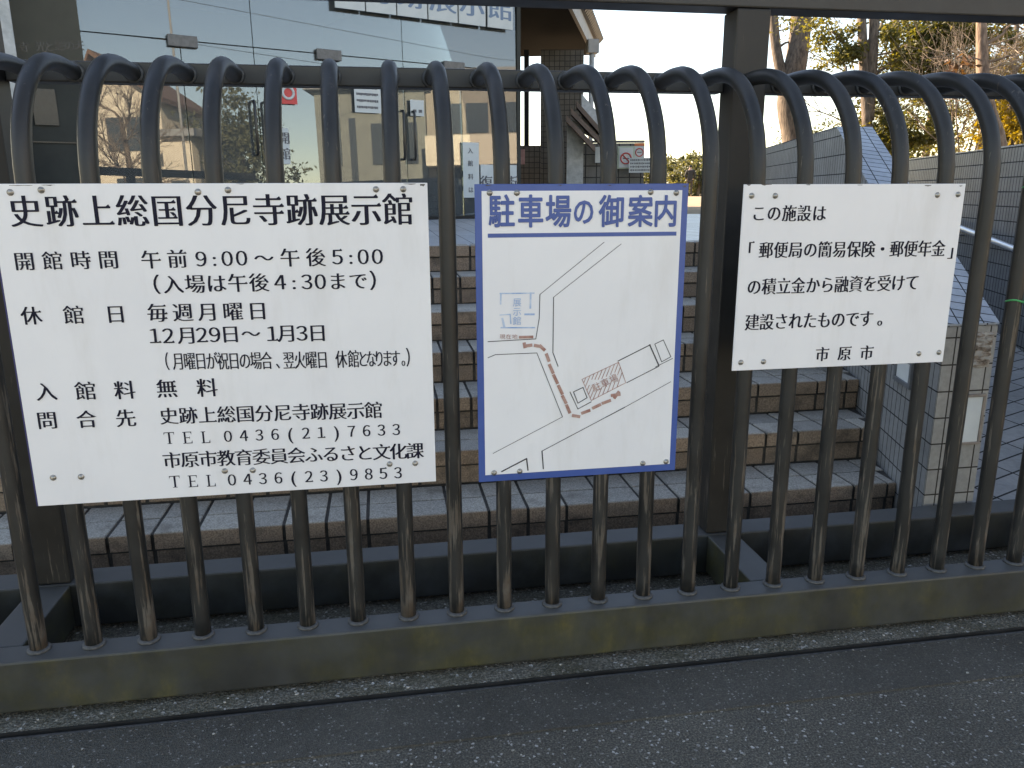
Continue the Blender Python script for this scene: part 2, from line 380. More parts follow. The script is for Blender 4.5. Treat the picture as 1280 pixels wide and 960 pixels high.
# groove with the steel running track in front of the gate
trk = empty('gate_track', (1, -.125, 0), 'narrow dark steel track groove running along the ground in front of the gate', 'gate track')
b = MB(); b.box((-30, -.1415, -.055), (30, -.1085, -.014)); b.build('channel', M['grout'], trk)
b = MB(); b.tube([(-30, -.128, -.006), (30, -.128, -.006)], .0065, 8); b.build('running_rail', M['weld'], trk)
b = MB(); b.box((-30, -.1165, -.0135), (30, -.1105, .004)); b.build('edge_angle', M['frame'], trk)

# ------------------------------------------------------------------ lettering
GL = {}
def glyph(ch, off=0.0):
    key = (ch, off)
    if key in GL: return GL[key]
    cu = bpy.data.curves.new('g', 'FONT'); cu.body = ch; cu.size = 1; cu.offset = off; cu.resolution_u = 3; cu.fill_mode = 'FRONT'
    o = bpy.data.objects.new('g', cu); COL.objects.link(o)
    dg = bpy.context.evaluated_depsgraph_get(); me = bpy.data.meshes.new_from_object(o.evaluated_get(dg))
    v = [(p.co.x, p.co.y) for p in me.vertices]; f = [tuple(p.vertices) for p in me.polygons]
    bpy.data.objects.remove(o); bpy.data.curves.remove(cu); bpy.data.meshes.remove(me)
    GL[key] = (v, f); return GL[key]
def bbox(v): xs = [p[0] for p in v]; ys = [p[1] for p in v]; return min(xs), max(xs), min(ys), max(ys)
_k = bbox(glyph('国')[0]); KH = _k[3]-_k[2]; KCX = (_k[0]+_k[1])/2; KCY = (_k[2]+_k[3])/2
_d = bbox(glyph('0')[0]); DH = _d[3]-_d[2]; DCY = (_d[2]+_d[3])/2
def serifs(v, f):
    # small triangles on the right hand ends of horizontal strokes, as in a Mincho face
    cnt = {}
    for fc in f:
        for a, b_ in zip(fc, fc[1:]+fc[:1]): cnt[(a, b_)] = 1
    nxt = {a: b_ for a, b_ in cnt if (b_, a) not in cnt}
    prv = {b_: a for a, b_ in nxt.items()}
    out = []
    for a, b_ in nxt.items():
        ax, ay = v[a]; bx_, by = v[b_]
        if abs(ax-bx_) < .012 and .02 < by-ay < .085 and b_ in nxt and a in prv:
            cx, cy = v[nxt[b_]]; px, py = v[prv[a]]
            if cx < bx_-.1 and abs(cy-by) < .012 and px < ax-.1 and abs(py-ay) < .012:
                out.append(((bx_-.125, by-.004), (bx_+.012, by-.012), (bx_-.025, by+.062)))
    return out
SERIF = {'T': [(-.075, -.5, .075, .5), (-.40, .44, .40, .5), (-.18, -.5, .18, -.455)], 'E': [(-.27, -.5, -.13, .5), (-.36, .445, .33, .5), (-.36, -.5, .36, -.445), (-.13, -.03, .18, .03)], 'L': [(-.24, -.5, -.10, .5), (-.34, .45, .02, .5), (-.34, -.5, .34, -.445)]}
SERIF_TRI = {'T': [((-.40, .45), (-.33, .45), (-.40, .24)), ((.40, .45), (.40, .24), (.33, .45))], 'E': [((.33, .45), (.33, .24), (.25, .45)), ((.27, -.45), (.36, -.45), (.36, -.22)), ((.18, .13), (.13, 0), (.18, -.13))], 'L': [((.25, -.45), (.34, -.45), (.34, -.18))]}
def put(mb, ch, cx, cz, h, ws, style, y, rot=0, slant=0):
    if style == 'serif_thin' and ch in SERIF:
        for k, (x0, z0, x1, z1) in enumerate(SERIF[ch]): yy = y-.0002*k; mb.add([(cx+x0*h, yy, cz+z0*h), (cx+x1*h, yy, cz+z0*h), (cx+x1*h, yy, cz+z1*h), (cx+x0*h, yy, cz+z1*h)], [(0, 1, 2, 3)])
        for k, t in enumerate(SERIF_TRI[ch]): mb.add([(cx+a*h, y-.0008-.0001*k, cz+b_*h) for a, b_ in t], [(0, 1, 2)])
        return
    if style == 'serif_thin' and ch.isdigit(): style = 'mincho'; ws *= .9; h *= .97
    if ch.isdigit() and style == 'mincho': ch = chr(ord(ch)-48+0xFF10); h *= 1.16; ws *= .95
    asc = ord(ch) < 128
    off = -.012 if style in ('mincho', 'mincho_bold') and not asc else 0
    v, f = glyph(ch, off)
    if not f: return
    if asc:
        s = h/DH; bb = bbox(v); ox = (bb[0]+bb[1])/2; oy = DCY
        if ch in '():': oy = DCY
    else:
        s = h/KH; ox, oy = KCX, KCY
        if ch in '（）「」、。': bb = bbox(v); ox = (bb[0]+bb[1])/2
    if style == 'mincho': sm = [(-.034, .004), (-.017, -.004), (0, .004), (.017, -.004), (.034, .004)]
    elif style == 'mincho_bold': sm = [(-.036, .004), (-.018, -.004), (0, .004), (.018, -.004), (.036, .004)]
    elif style == 'gothic_bold': sm = [(.023*math.cos(a*math.pi/4), .023*math.sin(a*math.pi/4)) for a in range(8)]+[(0, 0)]
    elif style == 'serif_thin': sm = [(-.014, 0), (.0, 0), (.014, 0)]
    else: sm = [(0, 0)]
    if asc and style == 'mincho': sm = [(-.02, 0), (.0, 0), (.02, 0)]
    ca, sa = math.cos(rot), math.sin(rot)
    def P(q, dx, dy, k):
        x = (q[0]-ox+dx)*s*ws; z = (q[1]-oy+dy)*s
        return (cx+x*ca-z*sa, y-.00022*k, cz+x*sa+z*ca)
    for k, (dx, dy) in enumerate(sm):
        mb.add([P(q, dx, dy, k) for q in v], f)
    if style.startswith('mincho') and not asc:
        for t in serifs(v, f):
            mb.add([P(q, .012, 0, len(sm)) for q in t], [(0, 1, 2)])
FY = -.0245
def sxy(u, v, y=FY): p = on_y(u, v, y); return p.x, p.z
def line(mb, s, x0, y0, x1, y1, hpx, style='mincho', ws=1.0, dig=.86):
    a = sxy(x0, y0); e = sxy(x1, y1); n = len(s)
    for i, ch in enumerate(s):
        t = i/(n-1) if n > 1 else 0
        u, v = x0+(x1-x0)*t, y0+(y1-y0)*t
        h = hpx*abs(sxy(u, v)[1]-sxy(u, v+1)[1])
        cx, cz = a[0]+(e[0]-a[0])*t, a[1]+(e[1]-a[1])*t
        if ch == '.': continue
        if ord(ch) < 128: h *= dig
        put(mb, ch, cx, cz, h, ws, style, FY-.0006)

def screws(root, pts):
    for u, v in pts:
        x, z = sxy(u, v)
        b = MB(); prof = [(.0008, .0078), (-.0012, .0078), (-.0016, .006), (-.0042, .0052), (-.006, .003), (-.0064, .0006)]
        b.tube([(x, FY+d, z) for d, r in prof], [r for d, r in prof], 14)
        b.build('screw', M['screw'], root)
def panel(root, x0, x1, z0, z1, mat, y0=FY, y1=-.0206, name='panel', bev=.0012):
    b = MB(); b.box((x0, y0, z0), (x1, y1, z1)); return b.build(name, mat, root, bevel=bev)

# sign 1: opening hours
s1 = empty('notice_sign', (.566, -.022, .98), 'large white sign at left with opening hours in black Japanese lettering', 'sign')
p1 = panel(s1, .063, 1.069, .586, 1.3775, M['white'])
b = MB(); b.box((.0595, -.0243, .586), (.0625, -.0206, 1.3775)); b.build('edge_strip', M['navy'], s1)
def part_text(root, rows, name='lettering', mat='ink'):
    groups = [[rows[0]]]
    for p, r in zip(rows, rows[1:]):
        if r[1]-p[3] > 30: groups.append([r])
        else: groups[-1].append(r)
    for g_ in groups:
        b = MB()
        for r in g_: line(b, *r)
        o = b.build(name, M[mat], root)
    return o
H = 22
part_text(s1, [('史跡上総国分尼寺跡展示館', 32, 265, 497.6, 262.5, 38, 'mincho_bold', .93)], 'title_lettering')
part_text(s1, [('開館時間', 30.6, 327, 135.6, 325, 22)])
part_text(s1, [('午前', 189, 325, 221.7, 324, 22), ('9', 251.5, 324, 251.5, 324, 22), (':', 268, 324, 268, 324, 20), ('00', 284, 323.5, 302, 323, 22),
  ('～午後', 330, 323, 394.7, 322, 22), ('5', 422, 321.5, 422, 321.5, 22), (':', 438.5, 321.5, 438.5, 321.5, 20), ('00', 454, 321.3, 471.7, 321, 22)])
part_text(s1, [('（', 196, 356, 196, 356, 23), ('入場は午後', 216.5, 356, 323.8, 353.5, 22), ('4', 350, 353, 350, 353, 22), (':', 367.5, 353, 367.5, 353, 20), ('30', 383.7, 352.6, 400.4, 352.4, 22), ('まで', 422, 352, 447.7, 351.5, 21), ('）', 466, 351, 466, 351, 23)])
part_text(s1, [('休館日', 39.4, 395, 144.7, 393, 22)])
part_text(s1, [('毎週月曜日', 196.8, 391.5, 322, 389, 22)])
part_text(s1, [('12', 193.7, 420, 210.3, 420, 22), ('月', 234, 419.5, 234, 419.5, 21), ('29', 252.3, 419, 268.5, 418.6, 22), ('日～', 288, 418, 313.7, 417.6, 21), ('1', 340.4, 417.3, 340.4, 417.3, 22), ('月', 358.8, 417, 358.8, 417, 21), ('3', 377.6, 416.8, 377.6, 416.8, 22), ('日', 396.9, 416.5, 396.9, 416.5, 21)])
part_text(s1, [('（月曜日が祝日の場合、', 209, 452, 347, 451, 21, 'mincho', .60), ('翌火曜日', 361, 450.7, 403, 450, 21, 'mincho', .60), ('休館', 426.6, 449.4, 442, 449, 21, 'mincho', .60), ('となります。', 453.8, 449, 504, 448, 20, 'mincho', .58), ('）', 510, 447, 510, 447, 22, 'mincho', .6)])
part_text(s1, [('入館料', 57.7, 490, 156, 488, 22)])
part_text(s1, [('無', 208.6, 486, 208.6, 486, 22), ('料', 259, 485, 259, 485, 22)])
part_text(s1, [('問合先', 59, 525.7, 157.4, 523, 21)])
part_text(s1, [('史跡上総国分尼寺跡展示館', 211.2, 520.4, 467, 513, 20, 'mincho', .97)])
part_text(s1, [('TEL', 211.7, 547.5, 257, 546.4, 17, 'serif_thin'), ('0436(21)7633', 285, 545.5, 495.4, 537, 17, 'serif_thin')])
part_text(s1, [('市原市教育委員会ふるさと文化課', 215, 575.5, 518.6, 563.7, 19)])
part_text(s1, [('TEL', 218.6, 602, 263.7, 600.7, 17, 'serif_thin'), ('0436(23)9853', 290, 600, 497.6, 591, 17, 'serif_thin')])
screws(s1, [(13, 240.5), (51.6, 237.5), (247.5, 240), (285, 237.5), (470, 236.6), (504, 236.5), (66.5, 597), (101.5, 596), (281, 588.6), (316, 587.7), (487, 580), (519, 579)])

# sign 2: parking map
s2 = empty('parking_sign', (1.472, -.022, .975), 'upright white sign with blue border and sketched parking map on the gate', 'sign')
panel(s2, 1.187, 1.7555, .575, 1.374, M['blue'], y0=-.0238, name='border')
panel(s2, 1.205, 1.738, .595, 1.357, M['white'], y0=FY, y1=-.0236, bev=0)
b = MB()
for ch, u, v in zip('駐車場の御案内', (627, 663.3, 698, 729.5, 764.6, 800.5, 832), (264.7,)*7):
    x, z = sxy(u, v); put(b, ch, x, z, .075 if ch != 'の' else .066, .82 if ch != 'の' else .8, 'gothic_bold', FY-.0006)
b.build('title_lettering', M['blue'], s2)
def c7(x, y): return sxy(x/2.3406+580, y/2.3406+210)
SY = [FY-.0004]
def strip(mb, pts, wd, y=None):
    for a, e in zip(pts, pts[1:]):
        a = Vector(a); e = Vector(e); d = (e-a); 
        if d.length < 1e-6: continue
        d.normalize(); n = Vector((-d.y, d.x))*wd/2; a = a-d*wd*.3; e = e+d*wd*.3
        q = [a-n, e-n, e+n, a+n]; SY[0] -= .000012; mb.add([(p.x, SY[0], p.y) for p in q], [(0, 1, 2, 3)])
b = MB(); strip(b, [c7(73, 198), c7(618, 192)], .0105); b.build('title_rule', M['blue'], s2)
b = MB()
for pl, wd in ([((410, 217), (222, 370)), 1], [((222, 370), (220, 440), (210, 500), (70, 508)), 1.4], [((460, 222), (262, 378)), 1], [((262, 378), (260, 540), (275, 580)), 1.6],
    [((70, 555), (92, 546), (213, 541), (288, 728)), 1.3], [((288, 728), (85, 835)), 1], [((310, 655), (333, 705), (372, 684)), 1.6], [((450, 565), (545, 517)), 1.8], [((543, 517), (570, 578)), 2.4], [((570, 580), (476, 628)), 1.5],
    [((320, 655), (348, 642), (360, 672), (333, 688), (320, 655)), 1.6], [((558, 515), (583, 503), (605, 552), (578, 567), (558, 515)), 1.4], [((560, 582), (610, 557)), 1.2],
    [((605, 625), (470, 700)), 1], [((470, 700), (415, 729)), 1.7], [((415, 729), (228, 828)), 1.3], [((228, 828), (232, 880)), 2.2], [((110, 888), (183, 850), (187, 884)), 2.4]):
    strip(b, [c7(*p) for p in pl], .0015*wd)
b.build('map_drawing', M['inkthin'], s2)
b = MB()
for pl, wd in ([((105, 367), (205, 366)), 1.6], [((108, 367), (107, 398)), 2], [((195, 365), (194, 410)), 2.4], [((108, 467), (207, 467)), 1.8], [((105, 430), (135, 428), (137, 455)), 1.6], [((178, 428), (205, 428)), 2.6], [((112, 440), (118, 465)), 3]):
    strip(b, [c7(*p) for p in pl], .0019*wd)
for ch, y in zip('展示館', (393, 420, 447)): x, z = c7(155, y); put(b, ch, x, z, .021, 1, 'plain', FY-.0030)
b.build('hall_drawing', M['paleblue'], s2)
b = MB()
pk = [Vector(c7(*p)) for p in ((345, 618), (452, 568), (473, 628), (372, 680))]
for i in range(1, 12):                    # diagonal hatching, broken around the lettering
    t = i/9; a = pk[0].lerp(pk[1], t) if t <= 1 else pk[1].lerp(pk[2], (t-1)*2.2); e = pk[0].lerp(pk[3], t*1.6) if t*1.6 <= 1 else pk[3].lerp(pk[2], min(1, (t*1.6-1)*.78))
    L_ = (e-a).length; c1 = .34 if L_ > .05 else .5
    strip(b, [a, a.lerp(e, c1)], .0020); strip(b, [a.lerp(e, 1-c1+.02), e], .0020)
strip(b, pk+[pk[0]], .0017)
for ch, x, y in (('駐', 387, 640), ('車', 412, 628), ('場', 437, 616)): q = c7(x, y); put(b, ch, q[0], q[1], .023, .95, 'plain', FY-.0035, rot=R(24))
for i, ch in enumerate('現在地'): q = c7(112+i*18, 493); put(b, ch, q[0], q[1], .0125, 1.1, 'plain', FY-.0033)
strip(b, [c7(163, 495), c7(200, 494)], .0075)
for (x, y, x2, y2) in ((176, 513, 178, 524), (177, 521, 197, 518), (207, 519, 225, 522), (222, 520, 235, 532), (241, 545, 248, 564), (250, 576, 260, 599), (262, 606, 273, 629), (276, 637, 287, 660), (288, 667, 298, 687), (300, 694, 309, 715), (318, 724, 337, 727), (345, 717, 367, 709), (377, 702, 398, 692), (405, 688, 427, 680), (432, 665, 455, 662), (440, 672, 452, 655)):
    strip(b, [c7(x, y), c7(x2, y2)], .0088)
b.build('route_drawing', M['palered'], s2)
screws(s2, [(612, 241), (646, 241), (813.3, 240), (845.3, 241), (617.6, 591), (649.6, 589), (803.4, 579), (832.5, 577)])

# sign 3: funding notice
s3 = empty('notice_sign', (2.24, -.022, 1.117), 'smaller landscape white sign at right with five rows of thin black lettering', 'sign')
panel(s3, 1.910, 2.5715, .861, 1.3715, M['white'])
part_text(s3, [('この施設は', 948.4, 267, 1024, 267, 19.5, 'mincho', .9)])
part_text(s3, [('「', 939, 313, 939, 313, 19, 'mincho', .9), ('郵便局の簡易保険・郵便年金', 957.3, 313, 1173, 311, 19.5, 'mincho', .88), ('」', 1188, 314, 1188, 314, 19, 'mincho', .9)])
part_text(s3, [('の積立金から融資を受けて', 942.5, 359, 1140, 353.4, 19.5, 'mincho', .88)])
part_text(s3, [('建設されたものです。', 940, 403.3, 1100, 398, 19.5, 'mincho', .88)])
part_text(s3, [('市原市', 1027.7, 443, 1083.2, 441, 17, 'mincho', .95)])
screws(s3, [(939.5, 244.7), (969, 244.7), (1171.7, 243.8), (1197.5, 243), (926, 453), (954.3, 452), (1148.5, 442), (1173.5, 440.4)])

# green strings tied to a bar
M['green'] = plain('green string', (.03, .32, .10), (.06, .42, .14), 60, .6)
def string(u, v, X, label, tail):
    p = on_y(u, v, 0); z = p.z
    r = empty('tied_string', (X, 0, z), label, 'string')
    b = MB(); b.tube([(X+.0225*math.cos(a), .0225*math.sin(a), z+.004*math.sin(2*a)) for a in [2*math.pi*i/20 for i in range(21)]], .003, 6, cap=False); b.build('loop', M['green'], r)
    b = MB(); k = Vector((X+.017, -.021, z)); b.tube(spline([k+Vector(q) for q in [(-.006, 0, .004), (.004, -.005, .008), (.01, -.006, 0), (.003, -.006, -.006), (-.004, -.004, .002)]], 4), .0029, 6)
    b.build('knot', M['green'], r)
    b = MB(); b.tube(spline([k+Vector(q) for q in tail], 4), .0026, 6); b.build('tail', M['green'], r)
string(1257, 376, -.003+.1404*20, 'green string tied round a gate bar with its loose end hanging down', [(0, -.004, 0), (.012, -.007, -.012), (.010, -.006, -.035), (.014, -.006, -.055)])
string(1278, 233, -.003+.1404*20, 'short green string tied high on the same gate bar near the bend', [(0, -.004, 0), (.02, -.005, .004)])

M['chip'] = plain('chipped sign edge', (.05, .045, .045), (.16, .14, .12), 90, .8)
M['rust'] = plain('rust run', (.40, .33, .26), (.62, .58, .52), 60, .7)
def chips(root, items):
    for u, v, wd, ht in items:
        b = MB()
        x, z = sxy(u, v); n = 7
        top_ = [(x+wd*(i/(n-1)-.5), z) for i in range(n)]
        low = [(x+wd*((n-1-i)/(n-1)-.5), z-ht*random.uniform(.3, 1)*math.sin(math.pi*(.12+.76*i/(n-1)))) for i in range(n)]
        b.add([(p[0], FY-.0004, p[1]) for p in low[::-1]+top_[::-1]], [tuple(range(2*n))])
        b.build('chipped_paint', M['chip'], root)
chips(s1, [(26, 231.5, .05, .003), (60, 231, .03, .0025), (300, 229.5, .02, .002), (528, 230, .012, .008), (512, 229.5, .03, .003)])
chips(s2, [(611, 231, .018, .004), (700, 231, .010, .003), (762, 231, .012, .0025), (856, 232, .010, .005)])
chips(s3, [(936, 230.5, .012, .004), (958, 230.3, .03, .004), (1010, 230.5, .014, .003), (1160, 231.5, .02, .0035), (1201, 232, .010, .004), (1075, 231, .016, .002)])
b = MB()
for i in range(240):
    x = random.uniform(-.6, 3.6); y = random.choice((random.uniform(-1.1, -.15), random.uniform(-.40, -.06), random.uniform(-.10, -.06))); z = .0075 if y < -.142 and y > -.335 else (.0055 if y > -.108 else .0015)
    if -.142 <= y <= -.108: continue
    r_ = random.uniform(.0012, .0045); a0 = random.uniform(0, 6.28); k = random.choice((4, 5, 6))
    pts = [(x+r_*random.uniform(.6, 1.3)*math.cos(a0+2*math.pi*j/k), y+r_*random.uniform(.5, 1.1)*math.sin(a0+2*math.pi*j/k), z) for j in range(k)]
    b.slab(pts, (0, 0, r_*.6), random.random())
M['gritm'] = plain('pale grit', (.16, .15, .13), (.55, .54, .5), 9, .8, lo=.45, hi=.62)
o = b.build('grit', M['gritm']); tag(o, 'scattered pale grit and crumbs on the ground before the gate', 'grit', kind='stuff')

# ------------------------------------------------------------------ stairs
Y0, TT, HH = .765, .303, .15
stairs = empty('stone_staircase', (1.2, Y0, 0), 'wide flight of seven granite steps with brown stained risers behind the gate', 'stairs')
PITCH = .155
for k in range(7):
    y = Y0+k*TT; z = (k+1)*HH; x1 = wx(y)-.004; x0 = -2.4
    b = MB()
    yb = y+TT+.004 if k < 6 else y+.02
    b.prism([(x0, y+.012), (wx(y+.012)-.006, y+.012), (wx(yb)-.006, yb), (x0, yb)], max(.006, z-HH-.02), z-.006)
    g = b.build('step', M['grout'], stairs)
    tr = MB(); rs = MB(); ph = (.064 if k % 2 else 0)+random.uniform(-.01, .01)
    n = int((x1-x0)/PITCH)+2
    for i in range(n):
        a = x0+i*PITCH+ph; e = a+PITCH-.0125
        if a > x1-.02: break
        j = random.uniform
        e1 = min(e, x1)
        tt = j(.1, .9)
        tr.box((a, y+.006+j(-.001, .001), z-.012), (e1, y+.147, z+j(-.0012, .0012)), tt)
        a2, e2 = a, min(e, wx(y+.15)-.006)
        if k < 6: tr.box((a2, y+.155, z-.012), (e2, y+.300, z+j(-.0012, .0012)), j(.1, .9))
        rs.box((a, y+j(-.0015, .0015), z-.062), (e1, y+.0055, z-.0025), .4+.6*tt)
        rs.box((a+.002, y+.009+j(-.001, .001), z-HH+.004), (e1, y+.013, z-.072), j(.0, .35))
    tr.build('tread_tiles', M['tread'], g, bevel=.003)
    rs.build('riser_tiles', M['riser'], g, bevel=.003)

# ------------------------------------------------------------------ parapet beside the stairs
par = empty('tiled_parapet', (WX, WY, 0), 'grey tiled parapet with a sloping blue grey cap beside the steps', 'parapet wall')
ZB, ZT, YT, YE, TH = .868, 1.695, 2.20, 5.2, .215
def sidewall(pts, t=TH): return pts
b = MB()
pl = [(WY, 0), (YE, 0), (YE, ZT), (YT, ZT), (WY, ZB)]
prof = [Vector((wx(y), y, z)) for y, z in pl]
b.slab(prof, (TH, 0, 0)); b.build('wall', M['ptile'], par)
b = MB(); b.box((WX+.0005, WY-.006, 0), (WX+TH-.0005, WY-.001, ZB-.004)); b.build('end_face', M['pfront'], par)
b = MB(); d = .005
b.hexa([(wx(WY)-.002, WY-.008, ZB+.001), (wx(WY)+TH+.002, WY-.008, ZB+.001), (wx(YT)+TH+.002, YT, ZT+.001), (wx(YT)-.002, YT, ZT+.001),
        (wx(WY)-.002, WY-.008, ZB+.008), (wx(WY)+TH+.002, WY-.008, ZB+.008), (wx(YT)+TH+.002, YT, ZT+.008), (wx(YT)-.002, YT, ZT+.008)])
b.build('sloping_cap', M['cap'], par, uvaz=AZ)
b = MB(); b.hexa([(wx(YT)-.002, YT+.002, ZT+.001), (wx(YT)+TH+.002, YT+.002, ZT+.001), (wx(YE)+TH+.002, YE, ZT+.001), (wx(YE)-.002, YE, ZT+.001), (wx(YT)-.002, YT+.002, ZT+.008), (wx(YT)+TH+.002, YT+.002, ZT+.008), (wx(YE)+TH+.002, YE, ZT+.008), (wx(YE)-.002, YE, ZT+.008)])
b.build('level_cap', M['cap'], par, uvaz=AZ)
M['lens'] = plain('frosted lamp lens', (.62, .66, .66), (.72, .76, .75), 5, .25)
M['lampframe'] = plain('aged lamp frame', (.24, .20, .17), (.33, .28, .24), 20, .5)
M['lampdark'] = plain('grey lamp frame', (.10, .11, .12), (.15, .16, .17), 20, .5)
# light on the end face
def quadframe(root, x0, x1, z0, z1, y, wd, frame_mat):
    b = MB()
    b.box((x0, y-.012, z0), (x1, y-.0005, z0+wd)); b.box((x0, y-.012, z1-wd), (x1, y-.0005, z1))
    b.box((x0, y-.0115, z0+wd), (x0+wd, y-.0005, z1-wd)); b.box((x1-wd, y-.0115, z0+wd), (x1, y-.0005, z1-wd))
    f = b.build('foot_light', frame_mat, root, bevel=.002)
    b = MB(); b.box((x0+wd, y-.007, z0+wd), (x1-wd, y-.0005, z1-wd)); b.build('lens', M['lens'], f)
quadframe(par, 3.075, 3.185, .405, .605, WY-.006, .011, M['lampframe'])
# light on the stair side
wl_ = R(17)
dirw = Vector((math.sin(AZ), math.cos(AZ), 0)); nw = Vector((-math.cos(AZ), math.sin(AZ), 0))
def wp(t, z, o=0): return Vector((WX, WY, 0))+dirw*t+nw*o+Vector((0, 0, z))
b = MB(); t0, t1, z0, z1, wd = .235, .43, .565, .685, .02
for (a, e, c, dd) in ((t0, t1, z0, z0+wd), (t0, t1, z1-wd, z1), (t0, t0+wd, z0+wd, z1-wd), (t1-wd, t1, z0+wd, z1-wd)):
    b.slab([wp(a, c, .0006), wp(e, c, .0006), wp(e, dd, .0006), wp(a, dd, .0006)], nw*.015)
f = b.build('foot_light', M['lampdark'], par, bevel=.002)
b = MB(); b.slab([wp(t0+wd, z0+wd, .0006), wp(t1-wd, z0+wd, .0006), wp(t1-wd, z1-wd, .0006), wp(t0+wd, z1-wd, .0006)], nw*.008); b.build('lens', M['lens'], f)
# rough patch where a plaque was torn off the end face
def scar_mat():
    m, N, L, B = nm('torn plaque bed')
    n = noise(N, L, 16, 6, (1, 1, 4), rough=.7); r = ramp(N, [(.34, (.06, .04, .025)), (.45, (.30, .24, .19)), (.6, (.50, .48, .44)), (.72, (.36, .19, .08))]); L.new(n.outputs[0], r.inputs[0])
    L.new(r.outputs[0], B.inputs['Base Color']); B.inputs['Roughness'].default_value = .95; bump(N, L, B, n.outputs[0], 1, .01); return m
b = MB(); NX, NZ = 14, 12; X0, X1, ZZ0, ZZ1 = 3.085, 3.186, .706, .842
vv = []
for j in range(NZ+1):
    for i in range(NX+1):
        ed = i in (0, NX) or j in (0, NZ)
        vv.append((X0+(X1-X0)*i/NX+(random.uniform(-.004, .004)), WY-.0065-(0 if ed else random.uniform(.002, .009)), ZZ0+(ZZ1-ZZ0)*j/NZ+random.uniform(-.003, .003)))
b.add(vv, [(j*(NX+1)+i, j*(NX+1)+i+1, (j+1)*(NX+1)+i+1, (j+1)*(NX+1)+i) for j in range(NZ) for i in range(NX)])
b.build('torn_plaque_bed', scar_mat(), par)

# right hand wall of the ramp with its handrail
rw = empty('ramp_wall', (rwx(2.7), 2.7, 0), 'tall slate grey tiled wall along the right side of the ramp', 'wall')
b = MB(); b.slab([(rwx(.6), .6, 0), (rwx(9.2), 9.2, 0), (rwx(9.2), 9.2, 1.655), (rwx(.6), .6, 1.655)], (.2, 0, 0)); b.build('wall', M['rwall'], rw)
b = MB(); b.slab([(rwx(.6)-.002, .6, 1.656), (rwx(9.2)-.002, 9.2, 1.656), (rwx(9.2)-.002, 9.2, 1.664), (rwx(.6)-.002, .6, 1.664)], (.204, 0, 0)); b.build('coping', M['cap'], rw, uvaz=RZ)
M['pipe'] = plain('brushed handrail steel', (.62, .63, .64), (.7, .7, .7), 10, .3, metal=.6)
b = MB(); hp = [(rwx(y)-.09, y, .70+.0975*y) for y in (.9, 2.7, 4.5, 6.5, 8.2)]; b.tube(hp, .021, 12); hr = b.build('handrail', M['pipe'], rw)
for y in (1.4, 2.6, 3.8, 5.0, 6.2, 7.4):
    b = MB(); b.tube([(rwx(y)-.001, y, .62+.0975*y), (rwx(y)-.09, y, .62+.0975*y), (rwx(y)-.09, y, .685+.0975*y)], .008, 8); b.build('bracket', M['pipe'], hr)

# ------------------------------------------------------------------ museum
FA = R(66); UD = Vector((math.sin(FA), math.cos(FA), 0)); ND = Vector((-math.cos(FA), math.sin(FA), 0)); G0 = Vector((1.723, 7.168, 0))
def F(s, w, z): return G0+UD*s+ND*w+Vector((0, 0, z))
def fs(u, v, w=0):
    d = ray(u, v); t = (ND.dot(G0-CAM)+w)/ND.dot(d); p = CAM+d*t; return (p-G0).dot(UD), p.z
TILT = .021
def pane(mb, s0, s1, z0, z1): return mb.hexa([F(s_q, w_q+TILT*(z_q-1.05), z_q) for z_q in (z0, z1) for s_q, w_q in ((s0, -.006), (s1, -.006), (s1, .006), (s0, .006))])
def fbox(mb, s0, s1, w0, w1, z0, z1): return mb.hexa([F(s0, w0, z0), F(s1, w0, z0), F(s1, w1, z0), F(s0, w1, z0), F(s0, w0, z1), F(s1, w0, z1), F(s1, w1, z1), F(s0, w1, z1)])
def glass_mat():
    m, N, L, B = nm('tinted facade glass'); N.remove(B)
    t = N.new('ShaderNodeBsdfTransparent'); t.inputs[0].default_value = (.62, .66, .63, 1)
    g = N.new('ShaderNodeBsdfGlossy'); g.inputs['Roughness'].default_value = .0; g.inputs[0].default_value = (.95, .98, 1, 1)
    fr = N.new('ShaderNodeFresnel'); fr.inputs[0].default_value = 1.95
    ms = N.new('ShaderNodeMixShader'); L.new(fr.outputs[0], ms.inputs[0]); L.new(t.outputs[0], ms.inputs[1]); L.new(g.outputs[0], ms.inputs[2])
    df = N.new('ShaderNodeBsdfDiffuse'); df.inputs[0].default_value = (.62, .66, .68, 1)  # pale diffuse share puts a haze over the reflections
    m2 = N.new('ShaderNodeMixShader'); m2.inputs[0].default_value = .075; L.new(ms.outputs[0], m2.inputs[1]); L.new(df.outputs[0], m2.inputs[2])
    L.new(m2.outputs[0], N['Material Output'].inputs[0]); return m
M['glass'] = glass_mat()
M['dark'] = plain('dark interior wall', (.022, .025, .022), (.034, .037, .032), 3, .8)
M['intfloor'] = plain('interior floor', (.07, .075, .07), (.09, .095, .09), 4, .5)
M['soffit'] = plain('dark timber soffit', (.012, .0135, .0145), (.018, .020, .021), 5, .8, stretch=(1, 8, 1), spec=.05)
M['fascia'] = plain('grey fascia', (.25, .25, .25), (.31, .31, .3), 5, .6)
M['roof'] = plain('dark roof tile', (.07, .075, .08), (.12, .125, .13), 8, .5)
M['stone'] = plain('light grey stone', (.33, .35, .35), (.47, .49, .49), 14, .7, bmp=.2)
M['olive'] = plain('dark olive reflection board', (.036, .035, .023), (.044, .043, .029), 6, .6)
M['blackmetal'] = plain('black metal', (.012, .012, .012), (.02, .02, .02), 30, .3)
M['chrome'] = plain('dark patch metal', (.09, .09, .09), (.13, .13, .13), 30, .45, metal=.3)
M['paper'] = plain('notice paper', (.47, .51, .51), (.55, .58, .57), 4, .7)
M['paperink'] = plain('notice print', (.10, .10, .11), rough=.7)
M['brush'] = plain('blue grey brush lettering', (.13, .20, .30), rough=.6)
